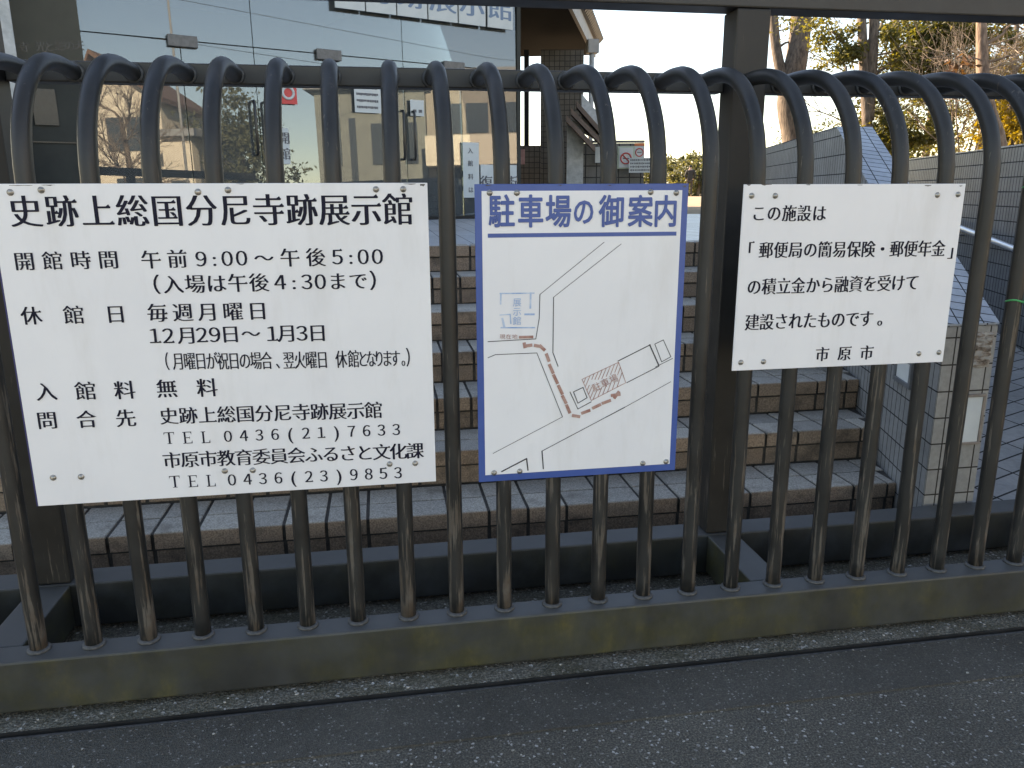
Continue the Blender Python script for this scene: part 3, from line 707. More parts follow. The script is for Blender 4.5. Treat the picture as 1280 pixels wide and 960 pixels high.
mus = empty('museum_building', (1.7, 7.17, 1.05), 'museum hall with a tall glass front and dark overhanging roof behind the steps', 'building')
edges = [-6.6, -5.3, -4.0, -2.75, -2.08, -1.35, -.49, .22, .97]
for a, e in zip(edges, edges[1:]):
    b = MB(); pane(b, a+.004, e-.004, 1.085, 2.715); b.build('glass_pane', M['glass'], mus)
for a, e in ((-6.6, -4.0), (-4.0, -2.08), (-2.08, -.49), (-.49, .97)):
    b = MB(); pane(b, a+.004, e-.004, 2.725, 4.2); b.build('glass_pane', M['glass'], mus)
b = MB(); fbox(b, -6.6, .97, -.04, .06, 1.052, 1.08); b.build('door_sill', M['blackmetal'], mus)
for s in (-2.73, -1.33, .12):
    b = MB(); fbox(b, s-.13, s+.13, -.02, .02, 2.66, 2.76); b.build('glass_clip', M['chrome'], mus, bevel=.004)
for s, zc in ((-2.14, 1.97), (-2.02, 1.97), (-.555, 1.955), (-.425, 1.955)):
    b = MB(); b.tube([F(s, -.008, zc-.25), F(s, -.06, zc-.25), F(s, -.075, zc-.22), F(s, -.075, zc+.22), F(s, -.06, zc+.25), F(s, -.008, zc+.25)], .014, 10); b.build('door_handle', M['blackmetal'], mus)
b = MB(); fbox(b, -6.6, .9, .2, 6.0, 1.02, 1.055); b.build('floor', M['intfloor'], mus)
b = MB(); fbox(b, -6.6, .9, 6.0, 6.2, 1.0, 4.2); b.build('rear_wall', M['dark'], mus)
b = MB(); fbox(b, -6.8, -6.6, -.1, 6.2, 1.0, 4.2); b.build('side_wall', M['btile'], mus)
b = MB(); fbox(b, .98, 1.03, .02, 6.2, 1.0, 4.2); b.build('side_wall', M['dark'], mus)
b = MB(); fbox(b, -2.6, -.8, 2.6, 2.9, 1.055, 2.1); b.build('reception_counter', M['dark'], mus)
# soffit, fascia and roof
e1 = Vector((2.95, 7.75, 0)); ed = Vector((math.sin(R(19.9)), math.cos(R(19.9)), 0))
P1 = on_z(712, 10, 4.25); eo = P1-ed*3.9; e2 = P1+ed*4.6
fl = F(-8, -.5, 0); fr_ = F(1.05, -.35, 0)
plan = [(fl.x, fl.y), (eo.x, eo.y), (e2.x, e2.y), (e2.x-9, e2.y+2.5), (fl.x-4, fl.y+9)]
pa = Vector((e2.x-9, e2.y+2.5, 0)); pe = Vector((fl.x-4, fl.y+9, 0)); pm = Vector((e2.x, e2.y, 0)).lerp(pa, .2)
for p0, p1 in ((pm, pa), (pa, pe)):  # added unseen walls that block the sun from under the roof
    dv = (p1-p0).normalized(); nv = Vector((-dv.y, dv.x, 0)); b = MB(); b.slab([p0+nv*-.5+Vector((0, 0, .9)), p1+nv*-.5+Vector((0, 0, .9)), p1+nv*-.5+Vector((0, 0, 4.245)), p0+nv*-.5+Vector((0, 0, 4.245))], nv*-.2); b.build('sun_block_wall', M['btile'], mus)
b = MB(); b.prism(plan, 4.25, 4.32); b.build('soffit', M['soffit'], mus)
edp = Vector((ed.y, -ed.x, 0))
b = MB()
b.slab([eo+Vector((0, 0, 4.2-eo.z)), e2+Vector((0, 0, 4.2-e2.z)), e2+Vector((0, 0, 4.48-e2.z)), eo+Vector((0, 0, 4.48-eo.z))], edp*.06)
b.slab([Vector((fl.x, fl.y, 4.2)), Vector((eo.x, eo.y, 4.2)), Vector((eo.x, eo.y, 4.48)), Vector((fl.x, fl.y, 4.48))], Vector((.02, -.06, 0)))
b.build('fascia', M['fascia'], mus)
b = MB(); cx_, cy_ = -3.0, 15.5
top = [Vector((p[0]*.35+cx_*.65, p[1]*.35+cy_*.65, 8.6)) for p in plan]; lowp = [Vector((p[0], p[1], 4.49)) for p in plan]  # unseen ridge raised so the building shades the ramp wall
lowp = [p+(p-Vector((cx_, cy_, 4.49))).normalized()*.12 for p in lowp]
n = len(plan); b.add(lowp+top, [(i, (i+1) % n, n+(i+1) % n, n+i) for i in range(n)]+[tuple(range(n, 2*n)), tuple(range(n))[::-1]])
for i in range(46):                       # rounded ends of the tile rows along the eave
    p = eo.lerp(e2, i/45); p = Vector((p.x, p.y, 4.53))+edp*.17
    b.tube([p, p-edp*1.6+Vector((0, 0, 1.55))], .085, 8)
b.build('roof', M['roof'], mus)
q = on_z(741, 58, 4.05); q = Vector((q.x, q.y, 0))
QD = 15.2
p = at(740, 58, QD)
b = MB(); b.box((p.x-.1, p.y-.1, p.z-.13), (p.x+.12, p.y+.1, p.z+.12)); b.build('rain_hopper', M['fascia'], mus, bevel=.01)
b = MB(); b.tube([(p.x, p.y, p.z-.12), (p.x, p.y, 1.05)], .05, 12); b.build('downpipe', M['stone'], mus)
# porch wall and post beyond the glass
def card(mb, pts, D, off): mb.slab([at(u, v, D) for u, v in pts], off)
off = ray(700, 200)*.25
def vwall(mb, u0, u1, v1, D, z0, th=.25):
    a = at(u0, v1, D); e = at(u1, v1, D); zt = (a.z+e.z)/2
    d = Vector((ray(700, 239).x, ray(700, 239).y, 0)).normalized()*th
    mb.slab([Vector((a.x, a.y, z0)), Vector((e.x, e.y, z0)), Vector((e.x, e.y, zt)), Vector((a.x, a.y, zt))], d)
b = MB(); vwall(b, 676, 730, 62, 15.0, 1.05); b.build('porch_wall', M['btile'], mus)
b = MB(); vwall(b, 640, 676, 182, 14.9, 1.05); b.build('porch_low_wall', M['btile'], mus)
b = MB(); vwall(b, 655, 661, 62, 14.6, 1.05, .15); b.build('porch_post', M['soffit'], mus)
b = MB(); vwall(b, 709, 730, 150, 13.2, 1.05, .2); b.build('clad_screen', M['stone'], mus)
M['beam'] = plain('brown painted beam', (.10, .065, .045), (.15, .10, .07), 6, .6)
for (u0, v0, u1, v1) in ((721, 126, 755, 165), (714, 135, 755, 177), (708, 144, 744, 182)):
    b = MB(); card(b, [(u0, v0), (u1, v1), (u1, v1+8), (u0, v0+8)], 12.9, off*2); b.build('eave_beam', M['beam'], mus)
b = MB(); card(b, [(727, 117), (752, 146), (752, 178), (727, 165)], 13.4, off); b.build('gable_panel', M['stone'], mus)
# stone pier, and dark boards standing in for a dark reflection in the glass
b = MB(); s_r, _ = fs(22, 75, -.7); fbox(b, s_r-.9, s_r, -.7, -.15, 1.05, 4.2); b.build('stone_pier', M['stone'], mus, bevel=.01)
s_b0, _ = fs(15, 60, -.12); s_b1, zb_ = fs(104, 70, -.12)
b = MB(); fbox(b, s_b0-.1, s_b1, -.12, -.06, 2.32, 4.2); bd = b.build('reflection_board', M['olive'], mus)
b = MB()
for ch, u, v in (('寺', 30, 59), ('光', 51, 58.5), ('と', 62, 58.5), ('影', 75, 58), ('の', 87, 57.5), ('天', 99, 57)):
    s_, z_ = fs(u, v, -.125); mb2 = MB(); put(mb2, ch, 0, 0, .075, 1, 'mincho', 0)
    b.add([F(s_, -.1235, z_)+UD*p.x+ND*p.y+Vector((0, 0, p.z)) for p in mb2.v], mb2.f)
b.build('lettering', M['blackmetal'], bd)
b = MB(); fbox(b, s_b0-.1, s_b1-.01, -.11, -.06, 1.06, 2.315); lo_ = b.build('reflection_panel', M['dark'], mus)  # lower part of the painted dark reflection
sA, zA = fs(44, 156, -.115); sB, zB = fs(68, 112, -.115)
b = MB(); fbox(b, sA, sB, -.135, -.1105, zA, zB); fbox(b, s_b0, s_b1-.02, -.125, -.1105, fs(70, 177, -.115)[1]-.012, fs(70, 177, -.115)[1]); b.build('reflection_frame', M['blackmetal'], lo_)  # outlines inside the painted reflection, modelled as thin boxes
# title boards hung inside the glass, each with one brushed character
for ch, u0, u1, vb0, vb1 in (('尼', 401, 437, 2, 7), ('寺', 439, 456+0, 7, 10), ('跡', 497, 534, 16, 21), ('展', 536, 572, 22, 27), ('示', 574, 607, 28, 32), ('館', 610, 641, 33, 38)):
    pass
tb = [('寺', 458, 495, 10), ('跡', 497, 534, 16), ('展', 536, 572, 22), ('示', 574, 607, 28), ('館', 610, 641, 34), ('尼', 419, 456, 5)]
names = {'尼': 'leftmost', '館': 'rightmost'}
for ch, u0, u1, vb in tb:
    s0, z0 = fs(u0, vb, -.05); s1_, _ = fs(u1, vb, -.05); z0 = 3.155; sc_ = (s0+s1_)/2
    r = empty('title_board', F(sc_, -.05, z0), {'尼': 'white hanging board mostly hidden by the beam, leftmost of the row on the glass', '寺': 'white hanging board with the character for temple, on the glass front', '跡': 'white hanging board with the character for ruin, on the glass front',
        '展': 'white hanging board with the character for unfold, on the glass front', '示': 'white hanging board with the character for show, on the glass front', '館': 'white hanging board with the character for hall, rightmost on the glass front'}[ch], 'sign', 'character boards on the glass front')
    b = MB(); fbox(b, s0, s1_, -.05, -.03, z0, z0+.46); b.build('board', M['paper'], r)
    b = MB(); mb2 = MB(); put(mb2, ch, 0, 0, .30, 1, 'mincho_bold', 0)
    b.add([F(sc_, -.052, z0+.235)+UD*p.x+ND*p.y+Vector((0, 0, p.z)) for p in mb2.v], mb2.f); b.build('lettering', M['brush'], r)
# notices stuck behind the glass
M['redpaper'] = plain('red sticker', (.55, .05, .05), (.6, .07, .06), 5, .5)
def notice(name, label, u0, u1, v0, v1, mat, rows=(), cols=(), w=-.02, group=None):
    um, vm = (u0+u1)/2, (v0+v1)/2
    s0, _ = fs(u0, vm, w); s1_, _ = fs(u1, vm, w); _, zt = fs(um, v0, w); _, zb = fs(um, v1, w)
    r = empty(name, F((s0+s1_)/2, w, zb), label, 'notice', group)
    b = MB(); fbox(b, s0, s1_, w, w+.004, zb, zt); b.build('sheet', mat, r)
    if rows:
        b = MB()
        for (t0, t1, h, th) in rows:
            x = t0
            while x < t1-.02:
                dx = random.uniform(.03, .07); zz = zb+(zt-zb)*h
                fbox(b, s0+(s1_-s0)*x, s0+(s1_-s0)*min(x+dx*.8, t1), w-.002, w-.0005, zz-(zt-zb)*th/2*random.uniform(.5, 1), zz+(zt-zb)*th/2); x += dx
        b.build('print', M['paperink'], r)
    if cols:
        b = MB()
        for ch, tx, tz, h in cols:
            mb2 = MB(); put(mb2, ch, 0, 0, h, 1, 'mincho_bold', 0)
            b.add([F(s0+(s1_-s0)*tx, w-.003, zb+(zt-zb)*tz)+UD*p.x+ND*p.y+Vector((0, 0, p.z)) for p in mb2.v], mb2.f)
        b.build('lettering', M['paperink'], r)
    return r
notice('paper_notice', 'white paper notice with four lines of print stuck on the glass doors', 443, 476, 104, 141, M['paper'], [(.08, .9, h, .09) for h in (.84, .62, .40, .18)])
notice('paper_notice', 'small square white notice beside the black door handles', 513, 530, 125, 145, M['paper'], [(.2, .45, .3, .2), (.6, .85, .3, .2)])
rs_ = notice('red_sticker', 'square red sticker with a white ring on the glass', 350, 371, 106, 130, M['redpaper'])
s_, z_ = fs(360, 116, -.022)
b = MB(); b.tube([F(s_+.055*math.cos(a), -.024, z_+.055*math.sin(a)) for a in [2*math.pi*i/24 for i in range(25)]], .014, 6); b.build('ring', M['paper'], rs_)
notice('vertical_banner', 'tall white paper banner with a column of brush characters on the glass', 579, 599, 178, 247, M['paper'], (), [(c, .45, t, .062) for c, t in zip('入館料は', (.85, .62, .38, .14))])
notice('vertical_banner', 'wide low white banner with large brush characters on the glass', 601, 646, 206, 247, M['paper'], (), [('復', .15, .45, .15), ('元', .5, .45, .15), ('街', .85, .45, .15)])
notice('paper_notice', 'pale hanging sheet with two characters behind the left door', 349, 362, 160, 205, M['paper'], (), [('開', .5, .72, .11), ('館', .5, .28, .11)])

# ------------------------------------------------------------------ low wall with signs at the end of the terrace
lw = empty('low_tile_wall', at(766, 239, 14.0)*1, 'low dark tiled wall at the end of the terrace carrying smoking signs', 'wall')
lw.location.z = 1.05; WL[lw.name] = lw.location.copy()
b = MB(); vwall(b, 728, 806, 179, 14.0, 1.05, .25); b.build('wall', M['ltile'], lw)
b = MB(); a = at(728, 178.5, 13.99); e = at(806, 178.5, 13.99); zt = a.z
b.slab([Vector((a.x, a.y, zt-.0)), Vector((e.x, e.y, zt)), Vector((e.x, e.y, zt+.04)), Vector((a.x, a.y, zt+.04))], off*1.1); b.build('coping', M['roof'], lw)
M['signgreen'] = plain('pale green sign board', (.36, .42, .33), (.42, .48, .38), 5, .6)
M['red'] = plain('red sign paint', (.55, .06, .05), rough=.5)
M['orange'] = plain('orange strip', (.6, .16, .05), rough=.5)
fwd = ray(790, 239); fwd.z = 0; fwd.normalize(); rgt = Vector((fwd.y, -fwd.x, 0))
def flat_sign(name, label, u0, u1, v0, v1, D, mat, cat='sign', th=.012):
    c_ = at((u0+u1)/2, (v0+v1)/2, D); k = D/FPX; w2, h2 = (u1-u0)*k/2, (v1-v0)*k/2
    r = empty(name, c_, label, cat)
    b = MB(); b.slab([c_-rgt*w2-Vector((0, 0, h2)), c_+rgt*w2-Vector((0, 0, h2)), c_+rgt*w2+Vector((0, 0, h2)), c_-rgt*w2+Vector((0, 0, h2))], fwd*th); b.build('board', mat, r)
    return r, c_, w2, h2
def ring(root, c_, rad, slash=True):
    b = MB(); b.tube([c_-fwd*.006+rgt*rad*math.cos(a)+Vector((0, 0, rad*math.sin(a))) for a in [2*math.pi*i/28 for i in range(29)]], rad*.13, 6)
    if slash: b.tube([c_-fwd*.006+(-rgt+Vector((0, 0, 1)))*rad*.68, c_-fwd*.006+(rgt-Vector((0, 0, 1)))*rad*.68], rad*.11, 6)
    b.build('prohibition_ring', M['red'], root)
    b = MB(); b.slab([c_-fwd*.004-rgt*rad*.6-Vector((0, 0, rad*.1)), c_-fwd*.004+rgt*rad*.6-Vector((0, 0, rad*.1)), c_-fwd*.004+rgt*rad*.6+Vector((0, 0, rad*.1)), c_-fwd*.004-rgt*rad*.6+Vector((0, 0, rad*.1))], fwd*.002); b.build('cigarette', M['paperink'], root)
r, c_, w2, h2 = flat_sign('no_smoking_sign', 'white no smoking sign with red ring on a green backing board', 774, 791, 185, 209, 13.88, M['paper'])
ring(r, c_-Vector((0, 0, h2*.08)), w2*.75)
b = MB(); b.slab([c_-rgt*w2*1.25-Vector((0, 0, h2*1.12)), c_+rgt*w2*1.25-Vector((0, 0, h2*1.12)), c_+rgt*w2*1.25+Vector((0, 0, h2*1.15)), c_-rgt*w2*1.25+Vector((0, 0, h2*1.15))], fwd*.01)
for i in range(len(b.v)): b.v[i] = b.v[i]+fwd*.016
b.build('backing_board', M['signgreen'], r)
r, c_, w2, h2 = flat_sign('no_smoking_sign', 'smaller no smoking sign under an orange strip at the wall end', 793, 805.5, 183, 198, 13.9, M['paper'])
ring(r, c_, w2*.75, False)
b = MB(); b.slab([c_-rgt*w2+Vector((0, 0, h2*1.05)), c_+rgt*w2+Vector((0, 0, h2*1.05)), c_+rgt*w2+Vector((0, 0, h2*1.5)), c_-rgt*w2+Vector((0, 0, h2*1.5))], fwd*.01); b.build('orange_strip', M['orange'], r)
r, c_, w2, h2 = flat_sign('notice_board', 'white landscape board with four printed lines hung in front of the smoking signs', 786.5, 817, 197.5, 215.5, 13.7, M['paper'])
b = MB()
for t in (.7, .25, -.2, -.65):
    x = -.9
    while x < .85:
        dx = random.uniform(.06, .13); p0 = c_-fwd*.003+rgt*w2*x+Vector((0, 0, h2*t)); p1 = p0+rgt*w2*dx*.75
        hh = Vector((0, 0, h2*random.uniform(.08, .15))); b.slab([p0-hh, p1-hh, p1+hh, p0+hh], fwd*.002); x += dx*1.15
b.build('print', M['paperink'], r)
flat_sign('paper_notice', 'plain white paper posted on the low wall next to the downpipe', 744, 753, 184, 203, 13.9, M['paper'], 'notice')
M['redgrey'] = plain('faded red poster', (.32, .16, .16), (.45, .28, .27), 8, .6)
flat_sign('wall_poster', 'faded reddish poster on the porch wall beyond the glass', 648.5, 656, 187, 205, 14.4, M['redgrey'], 'poster')

# ------------------------------------------------------------------ trees
M['bark'] = plain('brown bark', (.075, .055, .040), (.20, .15, .11), 9, .9, bmp=.8, bd=.02, stretch=(3, 3, .5))
M['bark2'] = plain('reddish bark', (.13, .08, .055), (.28, .19, .13), 9, .9, bmp=.8, bd=.02, stretch=(3, 3, .5))
M['twig'] = plain('pale twig bark', (.16, .12, .09), (.30, .23, .17), 9, .9)
M['leaf'] = leaf_mat('evergreen leaf', (.040, .050, .016), (.19, .175, .050), .45)
M['leafy'] = leaf_mat('yellowing leaf', (.10, .085, .012), (.30, .22, .03), .5)
M['leafd'] = leaf_mat('dark distant leaf', (.04, .05, .022), (.13, .13, .06), .35)
M['leafo'] = leaf_mat('grey olive leaf', (.07, .078, .040), (.20, .195, .10), .35)
M['dead'] = leaf_mat('dead brown leaf', (.11, .055, .03), (.17, .09, .05), .25)
def leaf(mb, p, s, rng, droop=.3, tint=None):
    d = Vector((rng.gauss(0, 1), rng.gauss(0, 1), rng.gauss(-droop, .7))).normalized()
    n = d.cross(Vector((rng.gauss(0, 1), rng.gauss(0, 1), rng.gauss(0, 1)))).normalized()
    L_ = s*rng.uniform(.7, 1.4); W = L_*.24; k = d.cross(n)*L_*.10
    mb.add([p, p+d*L_*.45+n*W+k, p+d*L_, p+d*L_*.45-n*W+k], [(0, 1, 2, 3)], rng.random() if tint is None else tint)
def crown(mb, clumps, rng, s, dens):
    for c_, rad, fl_ in clumps:
        n = int(dens*rad**2.2*fl_)
        sub = [c_+Vector((rng.gauss(0, .5)*rad, rng.gauss(0, .5)*rad, rng.gauss(0, .42)*rad)) for _ in range(max(5, int(14*rad)))]
        for q_ in sub:
            sz = rad*rng.uniform(.13, .30); tb_ = rng.random()
            for _ in range(max(4, n//len(sub))):
                leaf(mb, q_+Vector((rng.gauss(0, 1)*sz, rng.gauss(0, 1)*sz, rng.gauss(0, .8)*sz)), s, rng, tint=min(1, max(0, tb_*.6+rng.random()*.4)))
def limb(mb, a, e, r0, r1, rng, bend=.08, n=5):
    a = Vector(a); e = Vector(e); L_ = (e-a).length
    pts = [a.lerp(e, i/n)+Vector((rng.gauss(0, bend), rng.gauss(0, bend), rng.gauss(0, bend*.5)))*L_*.5*math.sin(math.pi*i/n) for i in range(n+1)]
    mb.tube(pts, [r0+(r1-r0)*i/n for i in range(n+1)], 8); return pts
def twigs(mb, p, d, L_, r, rng, depth):
    e = p+d*L_; pts = limb(mb, p, e, r, r*.55, rng, .06, 3)
    if depth:
        for q_ in pts[1:]:
            for _ in range(2):
                nd = (d+Vector((rng.gauss(0, .6), rng.gauss(0, .6), rng.gauss(.1, .5)))).normalized()
                twigs(mb, q_, nd, L_*rng.uniform(.5, .75), r*.5, rng, depth-1)
def tree(name, label, group, base, trunk_pts, radii, leafy, limbs=(), twigset=(), seed=1, bark='bark', lm='leaf', ls=.1, dens=900):
    rng = random.Random(seed)
    r = empty(name, base, label, 'tree', group)
    b = MB()
    for pts, rd in zip(trunk_pts, radii):
        sp = spline(pts, 4); n_ = len(sp); b.tube(sp, [rd[0]+(rd[1]-rd[0])*i/(n_-1) for i in range(n_)], 12)
    for a, e, r0 in limbs: limb(b, a, e, r0, r0*.35, rng)
    b.build('trunk', M[bark], r)
    if twigset:
        b = MB()
        for p, d, L_, rr_, dp in twigset: twigs(b, p, Vector(d).normalized(), L_, rr_, rng, dp)
        b.build('branches', M['twig'], r)
    if leafy:
        b = MB(); crown(b, leafy, rng, ls, dens); b.build('crown', M[lm], r)
    return r
D1 = 16.0
def A(u, v, D=D1): return at(u, v, D)
gb = lambda u, D: Vector((at(u, 239, D).x, at(u, 239, D).y, 1.04))
tree('bare_tree', 'thick forked bare trunk rising just right of the gate post', None, gb(990, D1), [[gb(996, D1), A(994, 180), A(986, 130), A(993, 90), A(1000, 40), A(1006, -60)], [A(987, 128), A(975, 85), A(968, 40), A(962, -60)]], [(.27, .20), (.12, .09)], None,
     [(A(1000, 45), A(1030, 5), .05), (A(970, 60), A(1000, 45), .03)], [(A(1002, 30), (1, 0, .5), 1.0, .02, 2), (A(966, 40), (1, 0, .2), .8, .015, 2), (A(990, 80), (.9, 0, .6), .9, .014, 2)], 3)
tree('evergreen_tree', 'twin stemmed evergreen with drooping golden green sprays behind the parapet', 'leafy trees behind the ramp wall', gb(1086, 14.5),
     [[gb(1084, 14.5), A(1084, 160, 14.5), A(1080, 90, 14.5), A(1077, 20, 14.5), A(1075, -60, 14.5)], [A(1086, 150, 14.5), A(1090, 90, 14.5), A(1093, 25, 14.5), A(1096, -60, 14.5)]], [(.10, .075), (.095, .085)],
     [(A(1035, 38, 14.3), .50, .8), (A(1060, 62, 14.3), .42, .9), (A(1048, 80, 14.2), .40, .8), (A(1108, 40, 14.9), .45, .5), (A(1120, 70, 14.8), .5, .5), (A(1020, 25, 14.4), .3, .5), (A(1100, 120, 14.6), .5, .7), (A(1108, 175, 14.4), .5, 1), (A(1095, 145, 14.5), .35, .7), (A(1100, 195, 14.3), .35, 1)],
     [(A(1080, 70, 14.5), A(1040, 40, 14.3), .05), (A(1080, 60, 14.5), A(1110, 20, 14.7), .05), (A(1088, 100, 14.5), A(1150, 52, 14.7), .04)], [(A(1092, 70, 14.5), (1, 0, .25), 1.0, .02, 2)], 11, ls=.085, dens=4200)
tree('evergreen_tree', 'broad dark leaved tree filling the gap above the ramp wall', 'leafy trees behind the ramp wall', gb(1118, 15.5),
     [[gb(1120, 15.5), A(1119, 150, 15.5), A(1118, 90, 15.5), A(1119, 40, 15.5), A(1120, -40, 15.5)]], [(.08, .06)],
     [(A(1160, 45, 14), .55, 1), (A(1190, 50, 13.8), .6, 1), (A(1215, 40, 13.7), .55, 1), (A(1180, 78, 13.9), .5, 1), (A(1155, 82, 14), .45, .9), (A(1205, 80, 13.8), .45, .8), (A(1235, 55, 13.7), .4, .8), (A(1140, 65, 14.2), .4, 1), (A(1165, 160, 14.2), .38, .8), (A(1105, 75, 14.8), .4, .8), (A(1135, 35, 14.2), .3, .6), (A(1125, 150, 14.5), .4, .8), (A(1140, 175, 14.3), .45, .8), (A(1128, 192, 14.3), .35, .8)],
     [(A(1118, 90, 15.5), A(1170, 50, 14), .06), (A(1170, 55, 14), A(1250, 48, 13.7), .05), (A(1119, 80, 15.5), A(1190, 75, 14), .04), (A(1119, 110, 15.5), A(1108, 60, 15.3), .04)], [(A(1200, 60, 13.8), (1, 0, .3), .9, .016, 2)], 12, ls=.09, dens=4600)
rngb = random.Random(77)
for i, (u, D, lab) in enumerate(((1150, 21, 'olive leafed tree standing behind the broad dark tree'), (1215, 22.5, 'tall brownish leafed tree at the back of the grove'), (1262, 20, 'yellowish leafed tree at the back near the right edge'), (1045, 26, 'low olive tree seen far behind the forked bare trunk'))):
    bp = gb(u, D); hs = (1.8, 2.6, 3.3, 4.0, 4.6) if i < 3 else (1.0, 1.6, 2.1)
    tree('grove_tree', lab, 'leafy trees behind the ramp wall', bp, [[bp, bp+Vector((.05, 0, 2)), bp+Vector((0, .1, 4.2))]], [(.12, .05)],
         [(bp+Vector((rngb.gauss(0, .8), rngb.gauss(0, .6), z_)), rngb.uniform(.6, .9), .7) for z_ in hs for _ in range(2)], (), [(bp+Vector((0, 0, 2+.5*k)), (math.cos(k*2.3), math.sin(k*2.3), .5), 1.2, .025, 2) for k in range(5)], 60+i, lm=('leaf', 'leafo', 'leafy', 'leafd')[i], ls=.11, dens=1500)
tree('red_barked_tree', 'reddish trunk with a flared root rising behind the right hand wall', None, gb(1246, 10.5),
     [[Vector((at(1250, 239, 10.5).x, at(1250, 239, 10.5).y, 1.2)), A(1247, 180, 10.5), A(1236, 140, 10.5), A(1229, 95, 10.5), A(1227, 50, 10.5), A(1226, -40, 10.5)]], [(.12, .055)], [(A(1205, 88, 10.3), .14, .6), (A(1192, 86, 10.3), .12, .5)],
     [(A(1229, 80, 10.5), A(1270, 68, 10.3), .025), (A(1228, 60, 10.5), A(1265, 30, 10.4), .03)], [(A(1227, 60, 10.5), (1, 0, .3), .7, .012, 2), (A(1229, 90, 10.5), (1, .2, .4), .7, .012, 2), (A(1229, 75, 10.5), (-1, 0, .1), .5, .010, 1)], 13, bark='bark2', lm='dead', ls=.12, dens=900)
tree('yellow_shrub_tree', 'bright yellow green bush in sun behind the right hand wall', None, Vector((at(1262, 239, 12).x, at(1262, 239, 12).y, 1.2)),
     [[Vector((at(1264, 239, 12).x, at(1264, 239, 12).y, 1.2)), A(1264, 180, 12), A(1262, 130, 12)]], [(.06, .03)],
     [(A(1258, 145, 12), .40, 1.3), (A(1275, 150, 12), .4, 1.3), (A(1262, 172, 12), .38, 1.2), (A(1245, 165, 12.1), .3, 1), (A(1290, 130, 12), .5, 1), (A(1300, 170, 12), .5, 1), (A(1240, 130, 12.2), .25, .8)], (), (), 14, lm='leafy', ls=.08, dens=3200)
tree('twiggy_shrub', 'leafless pale twiggy shrub catching sun between the wall and trees', None, Vector((at(1190, 239, 13).x, at(1190, 239, 13).y, 1.2)),
     [[Vector((at(1190, 239, 13).x, at(1190, 239, 13).y, 1.2)), A(1190, 205, 13)]], [(.05, .04)], [(A(1195, 188, 13), .3, .5), (A(1175, 192, 13), .25, .5), (A(1215, 190, 13), .3, .6)], (),
     [(A(1186+i*7, 205, 13+i*.1), (-.5+.18*i, .1*(-1)**i, 1), 1.15, .016, 3) for i in range(6)], 15, lm='leafy', ls=.07, dens=1500)
tree('background_tree', 'pale sunlit thin branched tree in the far right corner', None, gb(1268, 19),
     [[gb(1268, 19), A(1266, 150, 19), A(1268, 80, 19), A(1272, 20, 19)]], [(.10, .05)], [(A(1255, 75, 19), .7, .35), (A(1275, 95, 19), .8, .4), (A(1262, 45, 19), .6, .3)], (),
     [(A(1267, 120-i*16, 19), (-1 if i % 2 else 1, .1, .6), 1.3, .02, 3) for i in range(6)], 16, lm='leafy', ls=.10, dens=650)
# scrubby trees far behind the person
rng0 = random.Random(5)
for i, (u, v, D, lab) in enumerate(((846, 200, 52, 'dark rounded far tree left of the standing person'), (864, 197, 60, 'tall olive far tree straight behind the standing person'), (880, 199, 50, 'golden far tree right of the standing person'), (905, 205, 56, 'olive far tree hidden mostly by the gate post'), (824, 205, 58, 'dull olive far tree seen between two gate bars'), (835, 203, 64, 'broad olive far tree just left of the far group'), (872, 206, 47, 'low bright far bush at the right of the standing person'), (852, 212, 49, 'low golden far bush at the left of the standing person'), (960, 196, 48, 'pale far bush low beyond the parapet corner'))):
    bp = gb(u, D); bp.z = 1.045; top_ = A(u, v, D); h_ = top_.z-1.05
    rad = h_*.46
    cl = [(bp+Vector((rng0.gauss(0, .45)*rad, rng0.gauss(0, .4)*rad, h_*t)), rad*rng0.uniform(.55, .8), 1) for t in (.22, .4, .5, .6, .72, .84) for _ in range(2)]
    tree('far_tree', lab, 'far trees behind the person', bp, [[bp, bp+Vector((.1, 0, h_*.4)), bp+Vector((0, .1, h_*.8))]], [(.12, .04)], cl, (), (), 30+i, lm='leafo' if i in (2, 7, 8) else 'leafd', ls=.22, dens=800)

# ------------------------------------------------------------------ person walking away on the sunlit ground
M['jacket'] = plain('dark jacket', (.014, .014, .016), (.022, .022, .024), 30, .8)
M['trouser'] = plain('brown trousers', (.045, .034, .028), (.06, .046, .037), 30, .85)
M['hair'] = plain('dark hair', (.012, .010, .009), rough=.6)
M['skin'] = plain('skin', (.42, .27, .20), rough=.55)
PB = at(861.5, 243, 45); PB.z = 1.05
per = empty('person', PB, 'person in a dark jacket and brown trousers seen from behind on the open ground', 'person')
fd = Vector((PB.x-CAM.x, PB.y-CAM.y, 0)).normalized(); rd_ = Vector((fd.y, -fd.x, 0))
def W(x, y, z): return PB+rd_*x+fd*y+Vector((0, 0, z))
def skin_fig(name, mat, verts, edges_, rad, root=0):
    me = bpy.data.meshes.new(name); me.from_pydata([v-WL[per.name] for v in verts], edges_, [])
    o = bpy.data.objects.new(name, me); COL.objects.link(o); o.parent = per; me.materials.append(mat); WL[o.name] = WL[per.name]
    o.modifiers.new('skin', 'SKIN'); sv = me.skin_vertices[0].data
    for i, r_ in enumerate(rad): sv[i].radius = (r_, r_*.8) if isinstance(r_, float) else r_
    sv[root].use_root = True
    o.modifiers.new('sub', 'SUBSURF').levels = 2; o.modifiers['sub'].render_levels = 2
    return o
